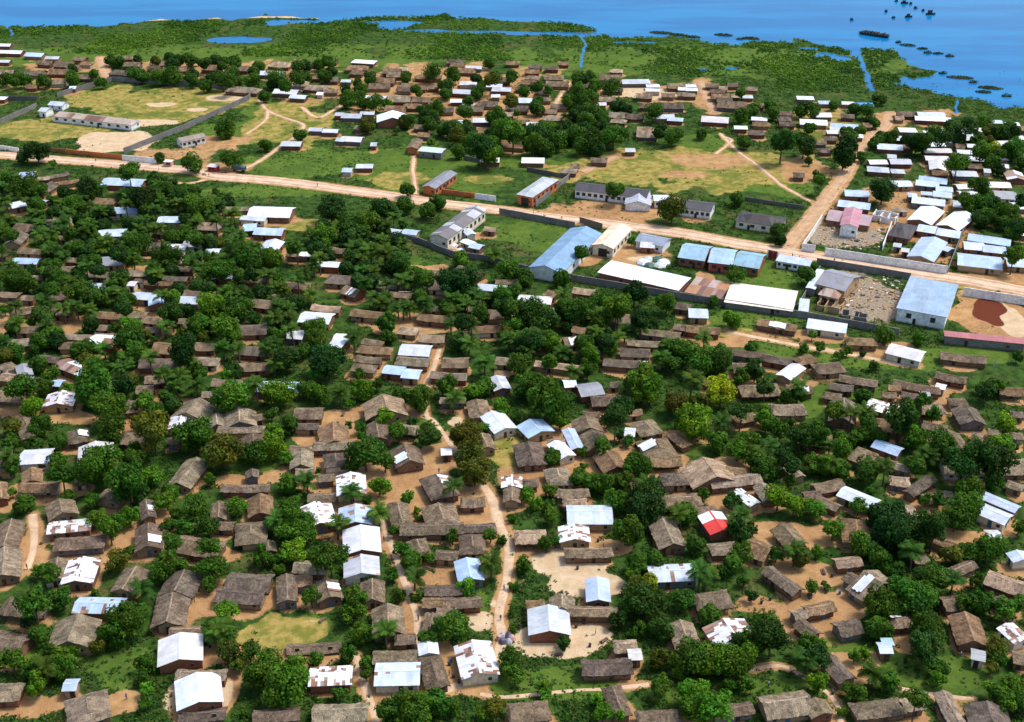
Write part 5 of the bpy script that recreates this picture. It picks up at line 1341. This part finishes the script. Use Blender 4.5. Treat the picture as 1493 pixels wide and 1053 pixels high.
for (x0, k0, z0), (x1, k1, z1) in zip(sec, sec[1:]):
    for s in (-1, 1):
        q = ((x0, s*hw_*k0, 1.5), (x1, s*hw_*k1, 1.5), (x1, s*hw_*k1*.85, z1-.3), (x0, s*hw_*k0*.85, z0-.3)); mb.face(q if s > 0 else q[::-1], (.035, .034, .035))
    mb.face(((x0, -hw_*k0, 1.45), (x1, -hw_*k1, 1.45), (x1, hw_*k1, 1.45), (x0, hw_*k0, 1.45)), (.06, .055, .05))
for s in (0, -1):
    x, k, z = sec[s]; q = ((x, -hw_*k, 1.5), (x, hw_*k, 1.5), (x, hw_*k*.85, z-.3), (x, -hw_*k*.85, z-.3)); mb.face(q, (.035, .034, .035))
mb.build('hull', M['paint'], bg_)
for k in range(9):
    c = MB(); x = -L/2+1.6+k*(L-3.4)/8; h = rng.uniform(.5, 1.3); c.box(x, x+1.2, -1.5, 1.5, 1.5, 1.5+h*.6, jit((.07, .066, .062), .3)); c.box(x+.15, x+1.05, -1.2, 1.2, 1.5+h*.6, 1.5+h, jit((.055, .05, .048), .3)); c.build('cargo_bale', M['wood'], bg_)
tag(bg_, 'barge', '', ((a+b)/2), 'long dark loaded barge lying off the wetland shore', None); THINGS[-1]['lm'] = 'the loaded barge'
def boat(px, py, L, lab, cabin):
    g = gp(px, py); g.z = -.6; root = empty('boat', g, rng.uniform(-.4, .2)); m = MB(); sec = [(-L/2, .55), (-L*.2, 1), (L*.2, .95), (L/2, .08)]; hw = L*.14
    for (x0, k0), (x1, k1) in zip(sec, sec[1:]):
        for s in (-1, 1):
            q = ((x0, s*hw*k0, 1.0), (x1, s*hw*k1, 1.0), (x1, s*hw*k1*.6, -.3), (x0, s*hw*k0*.6, -.3)); m.face(q if s > 0 else q[::-1], (.03, .03, .032))
        m.face(((x0, -hw*k0, .9), (x1, -hw*k1, .9), (x1, hw*k1, .9), (x0, hw*k0, .9)), (.06, .05, .045))
    m.face(((-L/2, -hw*.55, 1), (-L/2, hw*.55, 1), (-L/2, hw*.33, -.3), (-L/2, -hw*.33, -.3)), (.03, .03, .032)); m.build('hull', M['paint'], root)
    m = MB(); m.box(-L*.3, L*.1, -hw*.7, hw*.7, .9, .9+cabin, (.05, .045, .045)); m.build('cabin', M['paint'], root); m = MB(); m.tube((L*.15, 0, .9), (L*.15, 0, .9+cabin*1.8), .1, .06, (.04, .04, .04)); m.build('mast', M['wood'], root)
    tag(root, 'boat', '', g, lab)
boat(1357, 20, 6.5, 'broad dark boat with a boxy cabin far out on the lake', 2.0); boat(1325, 24, 5, 'dark small boat with a short mast out on the lake', 1.4); boat(1319, 4, 5, 'dark small boat at the far top edge of the lake', 1.3)
# ---------------------------------------------------------------- small things
def skin_person(pose, shirt, legs):
    me = bpy.data.meshes.new('person'); v = [(0, 0, .95), (0, 0, 1.2), (0, 0, 1.42), (0, 0, 1.52), (0, .02, 1.66), (.09, 0, .9), (.11, .02, .5), (.11, 0, .06), (.12, -.12, .03), (-.09, 0, .9), (-.11, -.05, .5), (-.11, .05, .06), (-.12, -.07, .03), (.2, 0, 1.4), (.26, .0, 1.12), (.25, -.1, .86), (-.2, 0, 1.4), (-.26, 0, 1.12), (-.25, -.08, .86)]
    e = [(0, 1), (1, 2), (2, 3), (3, 4), (0, 5), (5, 6), (6, 7), (7, 8), (0, 9), (9, 10), (10, 11), (11, 12), (2, 13), (13, 14), (14, 15), (2, 16), (16, 17), (17, 18)]
    r = [.15, .15, .13, .06, .11, .1, .075, .05, .045, .1, .075, .05, .045, .06, .045, .035, .06, .045, .035]
    me.from_pydata(v, e, []); o = bpy.data.objects.new('person', me); COL.objects.link(o); md = o.modifiers.new('skin', 'SKIN')
    for i, x in enumerate(r): me.skin_vertices[0].data[i].radius = (x, x); me.skin_vertices[0].data[i].use_root = (i == 0)
    o.modifiers.new('sub', 'SUBSURF').levels = 1; bpy.context.view_layer.update(); dg = bpy.context.evaluated_depsgraph_get(); m2 = bpy.data.meshes.new_from_object(o.evaluated_get(dg)); bpy.data.objects.remove(o)
    ca = m2.color_attributes.new('col', 'FLOAT_COLOR', 'POINT')
    for i, q in enumerate(m2.vertices):
        z = q.co.z; c = (.07, .04, .025) if z > 1.5 or (abs(q.co.x) > .2 and z < 1.25) or z < .12 else shirt if z > .95 else legs; ca.data[i].color = (*c, 1)
    m2.materials.append(M['paint']); return m2
PM = [skin_person(0, (.6, .6, .62), (.05, .06, .12)), skin_person(0, (.08, .18, .5), (.06, .05, .05)), skin_person(0, (.55, .06, .05), (.1, .1, .12)), skin_person(0, (.03, .03, .035), (.16, .12, .09))]
PN = ['light shirt and dark trousers', 'blue shirt and dark trousers', 'red shirt and dark trousers', 'dark shirt and brown trousers']
for (px, py, k) in [(140, 237, 3), (232, 249, 3), (309, 252, 1), (463, 273, 3), (1155, 376, 3), (1165, 379, 1), (1216, 383, 3), (1229, 381, 0), (793, 318, 3), (819, 321, 2), (1400, 958, 0), (399, 955, 3), (893, 983, 1), (757, 922, 3), (1120, 1002, 0), (305, 258, 2), (1245, 335, 3), (645, 700, 2), (730, 905, 3), (1165, 905, 2), (1235, 1000, 0), (610, 905, 1), (655, 985, 2), (560, 790, 3), (505, 620, 0), (640, 690, 1), (835, 818, 3), (868, 925, 0), (880, 800, 2), (1110, 850, 3), (1180, 850, 1), (360, 865, 2), (120, 830, 0), (40, 830, 3), (185, 1020, 1), (735, 860, 0), (1000, 700, 3)]:
    g = gp(px, py); o = link('person', PM[k]); o.location = g+Vector((0, 0, .08)); o.rotation_euler = (0, 0, rng.uniform(0, 6)); tag(o, 'person', 'person in '+PN[k], (g.x, g.y, 1), None, 'people out walking')
def motorbike(g, rz):
    root = empty('motorbike', g, rz)
    for x in (-.65, .65):
        m = MB(); m.tube((x, -.05, .3), (x, .05, .3), .3, .3, (.02, .02, .02), 12); wl = m.build('wheel', M['paint'], root); m = MB(); m.tube((x, -.06, .3), (x, .06, .3), .13, .13, (.4, .4, .4), 10); m.build('rim', M['paint'], wl)
    m = MB(); m.box(-.45, .4, -.12, .12, .42, .72, (.3, .03, .03)); m.tube((.6, 0, .35), (.4, 0, 1.0), .05, .05, (.1, .1, .1)); m.build('body', M['paint'], root)
    m = MB(); m.box(-.7, .1, -.13, .13, .73, .83, (.02, .02, .02)); m.build('saddle', M['paint'], root); m = MB(); m.tube((.4, -.35, 1.02), (.4, .35, 1.02), .03, .03, (.05, .05, .05)); m.build('handlebar', M['paint'], root); return root
for (px, py, lab) in [(1163, 381, 'red and black motorbike on the road near the side road corner'), (1210, 386, 'red and black motorbike beside the long white wall'), (298, 256, 'red and black motorbike by the red kiosk')]:
    g = gp(px, py); g.z = .09; tag(motorbike(g, rng.uniform(-.5, .2)), 'motorbike', '', g, lab)
def kiosk(px, py, sz, c, roofc, lab, h=2.3):
    g = gp(px, py); root = empty('kiosk', g, rng.uniform(-.3, .1)); m = MB(); m.box(-sz/2, sz/2, -sz*.4, sz*.4, -.1, h, c); m.build('booth', M['paint'], root)
    m = MB(); m.box(-sz/2-.3, sz/2+.3, -sz*.4-.6, sz*.4+.2, h, h+.12, roofc); m.build('roof', M['tin'], root); m = MB(); m.box(-sz*.3, sz*.3, -sz*.4-.04, -sz*.4, 1, 1.8, (.02, .02, .02)); m.build('hatch', M['dark'], root); tag(root, 'kiosk', '', g, lab)
kiosk(312, 249, 4, (.42, .03, .04), (.6, .55, .55), 'red kiosk with a pale roof beside the main road')
kiosk(1291, 947, 2, (.35, .3, .25), (.35, .55, .6), 'small kiosk with a teal roof near the dirt yard')
kiosk(247, 242, 3, (.6, .3, .28), (.75, .72, .7), 'pinkish kiosk right of the white roadside wall')
# parked lorry
g = gp(349, 250); g.z = .09; lr = empty('lorry', g, -.25)
m = MB(); m.box(-3, 1.2, -1.1, 1.1, .9, 2.6, (.05, .09, .11)); m.build('cargo_bed', M['paint'], lr); m = MB(); m.box(1.4, 3, -1.05, 1.05, .6, 2.3, (.06, .12, .16)); cb = m.build('cab', M['paint'], lr)
m = MB(); m.box(3.0, 3.04, -.85, .85, 1.4, 2.1, (.03, .04, .05)); m.build('windscreen', M['dark'], cb)
for x in (-2, 2.1):
    for s in (-1, 1): m = MB(); m.tube((x, s*1.1, .5), (x, s*.8, .5), .5, .5, (.02, .02, .02), 12); m.build('wheel', M['paint'], lr)
tag(lr, 'lorry', '', g, 'dark teal lorry parked on the edge of the main road')
# canvas covered heap of goods and yard clutter
def heap(name, px, py, r, cols, lab, cat, mat='paint', h=1.4):
    g = gp(px, py); root = empty(name, g)
    for k in range(6):
        a = k*1.05; m = MB(); rr = r*rng.uniform(.35, .5); m.lathe([(rr, -.1), (rr*.95, h*.3), (rr*.6, h*rng.uniform(.6, .9)), (.02, h*rng.uniform(.85, 1.1))], cols[k % len(cols)], 7, (math.cos(a)*r*.6, math.sin(a)*r*.5)); m.build('bundle', M[mat], root)
    tag(root, cat, '', g, lab)
heap('covered_heap', 953, 384, 6, [(.75, .76, .76), (.05, .12, .09), (.5, .55, .52)], 'white and dark green covered heap in the open yard', 'heap')
heap('covered_heap', 667, 362, 4, [(.4, .34, .32), (.5, .35, .2), (.7, .7, .72)], 'heap of salvaged sheets beside the patched grey hall', 'heap', 'wall', .9)
heap('salvage_pile', 737, 933, 2.2, [(.5, .3, .28), (.08, .09, .12), (.4, .4, .45)], 'mixed salvage pile where the sandy path meets the yard', 'pile')
def drum(px, py, c, lab=None):
    g = gp(px, py); root = empty('water_drum', g); m = MB(); m.lathe([(.3, 0), (.3, .3), (.325, .32), (.3, .34), (.3, .62), (.325, .64), (.3, .66), (.3, .92)], c, 12); m.build('barrel', M['paint'], root)
    m = MB(); m.lathe([(.3, .92), (.02, .90)], tuple(x*.7 for x in c), 12); m.build('lid', M['paint'], root); tag(root, 'water drum', ('blue' if c[2] > .2 else 'dark')+' drum standing in the open yard', g, None, 'drums in the yards')
DK, BL = (.04, .04, .045), (.05, .16, .4)
for (px, py, c) in [(655, 970, DK), (661, 988, DK), (669, 996, DK), (657, 965, BL), (860, 943, DK), (840, 915, DK), (852, 909, DK), (757, 914, DK), (300, 938, DK), (313, 937, BL), (320, 952, DK), (306, 944, DK), (1213, 841, DK), (1224, 866, BL), (1214, 1012, DK), (1110, 880, DK), (1123, 875, DK), (905, 900, BL), (842, 830, DK), (872, 790, DK), (690, 862, BL), (670, 864, DK)]: drum(px, py, c)
def pole(px, py, h, lab):
    g = gp(px, py); root = empty('utility_pole', g); m = MB(); m.tube((0, 0, -.3), (0, 0, h), .13, .09, (.3, .28, .25)); m.build('mast', M['wood'], root); m = MB(); m.box(-.7, .7, -.05, .05, h-.6, h-.5, (.25, .22, .2)); m.build('crossarm', M['wood'], root); tag(root, 'pole', '', g, lab)
for (px, py, h, lab) in [(89, 212, 8, 'thin grey pole inside the walled field'), (269, 243, 7, 'thin pole beside the white roadside wall'), (1005, 945, 5, 'short pole beside leafy trees above the thatched yard'), (1447, 545, 5, 'pale post at the corner of the grassy plot'), (778, 314, 5, 'short pole at the foot of the weathered grey wall')]: pole(px, py, h, lab)
def roofless(px0, py0, px1, py1, dep, h, wc, lab, cat='shell', parts=2):
    a = gp(px0, py0); b = gp(px1, py1); d = b-a; L = d.length; root = empty('roofless_shell', a, math.atan2(d.y, d.x)); col = WALLC[wc]
    def run(p, q, nm):
        m = MB(); p = Vector(p); q = Vector(q); u = (q-p).normalized(); n = Vector((-u.y, u.x, 0))*.11; l = (q-p).length; k = max(2, int(l/1.6))
        for i in range(k):
            if i % 3 == 1 and nm == 'wall': z0 = 1.6
            else: z0 = -.2
            hh = h*rng.uniform(.75, 1.02); A = p+u*l*i/k; B = p+u*l*(i+1)/k; c = jit(col, .12)
            for s in (-1, 1):
                f = (A+n*s+Vector((0, 0, z0)), B+n*s+Vector((0, 0, z0)), B+n*s+Vector((0, 0, hh)), A+n*s+Vector((0, 0, hh))); m.face(f if s < 0 else f[::-1], c)
            m.face((A-n+Vector((0, 0, hh)), B-n+Vector((0, 0, hh)), B+n+Vector((0, 0, hh)), A+n+Vector((0, 0, hh))), c)
        m.build(nm, M['wall'], root)
    run((0, 0, 0), (L, 0, 0), 'wall'); run((0, dep, 0), (L, dep, 0), 'wall'); run((0, .12, 0), (0, dep-.12, 0), 'wall'); run((L, .12, 0), (L, dep-.12, 0), 'wall')
    for k in range(parts): x = L*(k+1)/(parts+1); run((x, .12, 0), (x, dep-.12, 0), 'partition')
    tag(root, cat, '', (a+b)/2, lab)
roofless(1190, 452, 1222, 459, 9, 2.4, 'tan', 'roofless brown block shell in front of the half built house')
roofless(1271, 322, 1303, 328, 6, 3, 'white', 'roofless white walled shell beside the pink roofed house')
roofless(1226, 465, 1262, 471, 4, 1.8, 'grey', 'low roofless grey shell at the bottom of the rubble yard')
WOODP = [(380, 655), (395, 808), (470, 905), (540, 880), (625, 830), (650, 790), (690, 805), (760, 850), (815, 955), (880, 935), (930, 925), (1030, 870), (1120, 850), (1180, 870), (1200, 835), (1150, 900), (1240, 1000), (1180, 985), (300, 860), (330, 850), (120, 800), (60, 860), (200, 830), (590, 630), (500, 605), (640, 730), (830, 745), (905, 700), (970, 715), (1080, 760), (1300, 720), (1330, 900)]
for (px, py) in WOODP:
    g = gp(px, py)
    if FOOT[min(GNY-1, int((g.y-GY0)/GRES)), min(GNX-1, int((g.x-GX0)/GRES))]: continue
    root = empty('firewood_pile', g, rng.uniform(0, 3))
    for k in range(5):
        m = MB(); y = (k % 3-1)*.32; z = .15+.28*(k//3); m.tube((-rng.uniform(.7, 1.2), y, z), (rng.uniform(.7, 1.2), y+rng.uniform(-.1, .1), z), .15, .13, jit((.16, .11, .07), .25), 6); m.build('log', M['wood'], root)
    tag(root, 'firewood pile', 'small brown firewood pile', (g.x, g.y, .3), None, 'firewood piles in the yards')
# low dark tarpaulin of drying leaves, and rubble
def rubble():
    mb = MB()
    for k in range(420):
        if k % 3 == 0: px, py = rng.uniform(1195, 1290), rng.uniform(332, 364)
        else: px, py = rng.uniform(1210, 1318), rng.uniform(404, 452)
        g = gp(px, py); s = rng.uniform(.2, 1.1) if rng.random() < .9 else rng.uniform(1, 2.2); a = rng.uniform(0, 3); c = jit(rng.choice([(.4, .25, .14), (.55, .4, .28), (.2, .19, .17), (.12, .11, .1), (.7, .62, .55), (.35, .2, .1)]), .2); h = s*rng.uniform(.2, .5)
        P = [g+Vector((math.cos(a+q)*s*.5*rng.uniform(.6, 1.2), math.sin(a+q)*s*.5*rng.uniform(.6, 1.2), 0)) for q in (0, 1.57, 3.14, 4.71)]; T = [p+Vector((0, 0, h*rng.uniform(.5, 1.1))) for p in P]; mb.face(T, c)
        for i in range(4): mb.face((P[i]+Vector((0, 0, -.1)), P[(i+1) % 4]+Vector((0, 0, -.1)), T[(i+1) % 4], T[i]), c)
    setting(mb.build('rubble', M['wall']), 'stuff', 'broken blocks and rubble strewn over the walled yards')['category'] = 'rubble'
rubble()
gr = link('ground', build_ground()); gr.data.materials.append(ground_mat()); setting(gr)
# ---------------------------------------------------------------- labels: say which one, by what stands around it
for t in THINGS: t.setdefault('lm', None)
for (px, py, ph, lab) in LM:
    best = min((t for t in THINGS if 'house' in t['cat'] or 'hut' in t['cat']), key=lambda t: math.hypot(t['x']-px, t['y']-py))
    if math.hypot(best['x']-px, best['y']-py) < 22 and not best['lm']: best['lm'] = ph; best['label'] = lab
    else: print('LM?', ph)
ye = [t for t in THINGS if t['phrase'].startswith('large yellow')]
if ye:
    t = min(ye, key=lambda t: math.hypot(t['x']-1052, t['y']-570)); t['lm'] = 'the yellow crowned tree'; t['label'] = 'round yellow crowned broadleaf tree beside a tall palm'
LMS = [t for t in THINGS if t['lm']]
ORD = ['nearest', 'second', 'third', 'fourth', 'fifth', 'sixth', 'seventh', 'eighth', 'ninth', 'tenth', 'eleventh', 'twelfth']
bycat = {}
for t in THINGS: bycat.setdefault(t['cat'], []).append(t)
worst = 0; HIST = {}
for cat, lst in bycat.items():
    cand = {id(t): [] for t in lst}
    for l in LMS:
        sec = {'left of': [], 'right of': [], 'behind': [], 'in front of': []}
        for t in lst:
            if t is l: continue
            dx, dy = t['x']-l['x'], (t['y']-l['y'])*1.4
            k = ('right of' if dx > 0 else 'left of') if abs(dx) > abs(dy) else ('behind' if dy < 0 else 'in front of'); sec[k].append((math.hypot(dx, dy), id(t)))
        for k, v in sec.items():
            v.sort()
            for i, (d, q) in enumerate(v[:12]): cand[q].append((i, d, k, l['lm']))
    used = set()
    for t in lst:
        if t['label']: t['o']['label'] = t['label']; continue
        for (i, d, k, lm) in sorted(cand[id(t)]) or [(0, 0, 'near', 'the lake')]:
            worst = max(worst, i); n = t['noun']; 
            for s_ in ('%s, %s %s %s %s' % (t['phrase'], ORD[i], n, k, lm), '%s, %s one %s %s' % (t['phrase'], ORD[i], k, lm), '%s, %s %s %s %s' % (t['phrase'].split(' ', 1)[1], ORD[i], n, k, lm), '%s, %s %s %s %s' % (n, ORD[i], n, k, lm)):
                if len(s_.replace('-', ' ').split()) <= 16: break
            t['o']['label'] = s_; HIST[i] = HIST.get(i, 0)+1; break
print('THINGS', len(THINGS), 'landmarks', len(LMS), 'worst', worst, sorted(HIST.items()), {c: len(v) for c, v in bycat.items()})
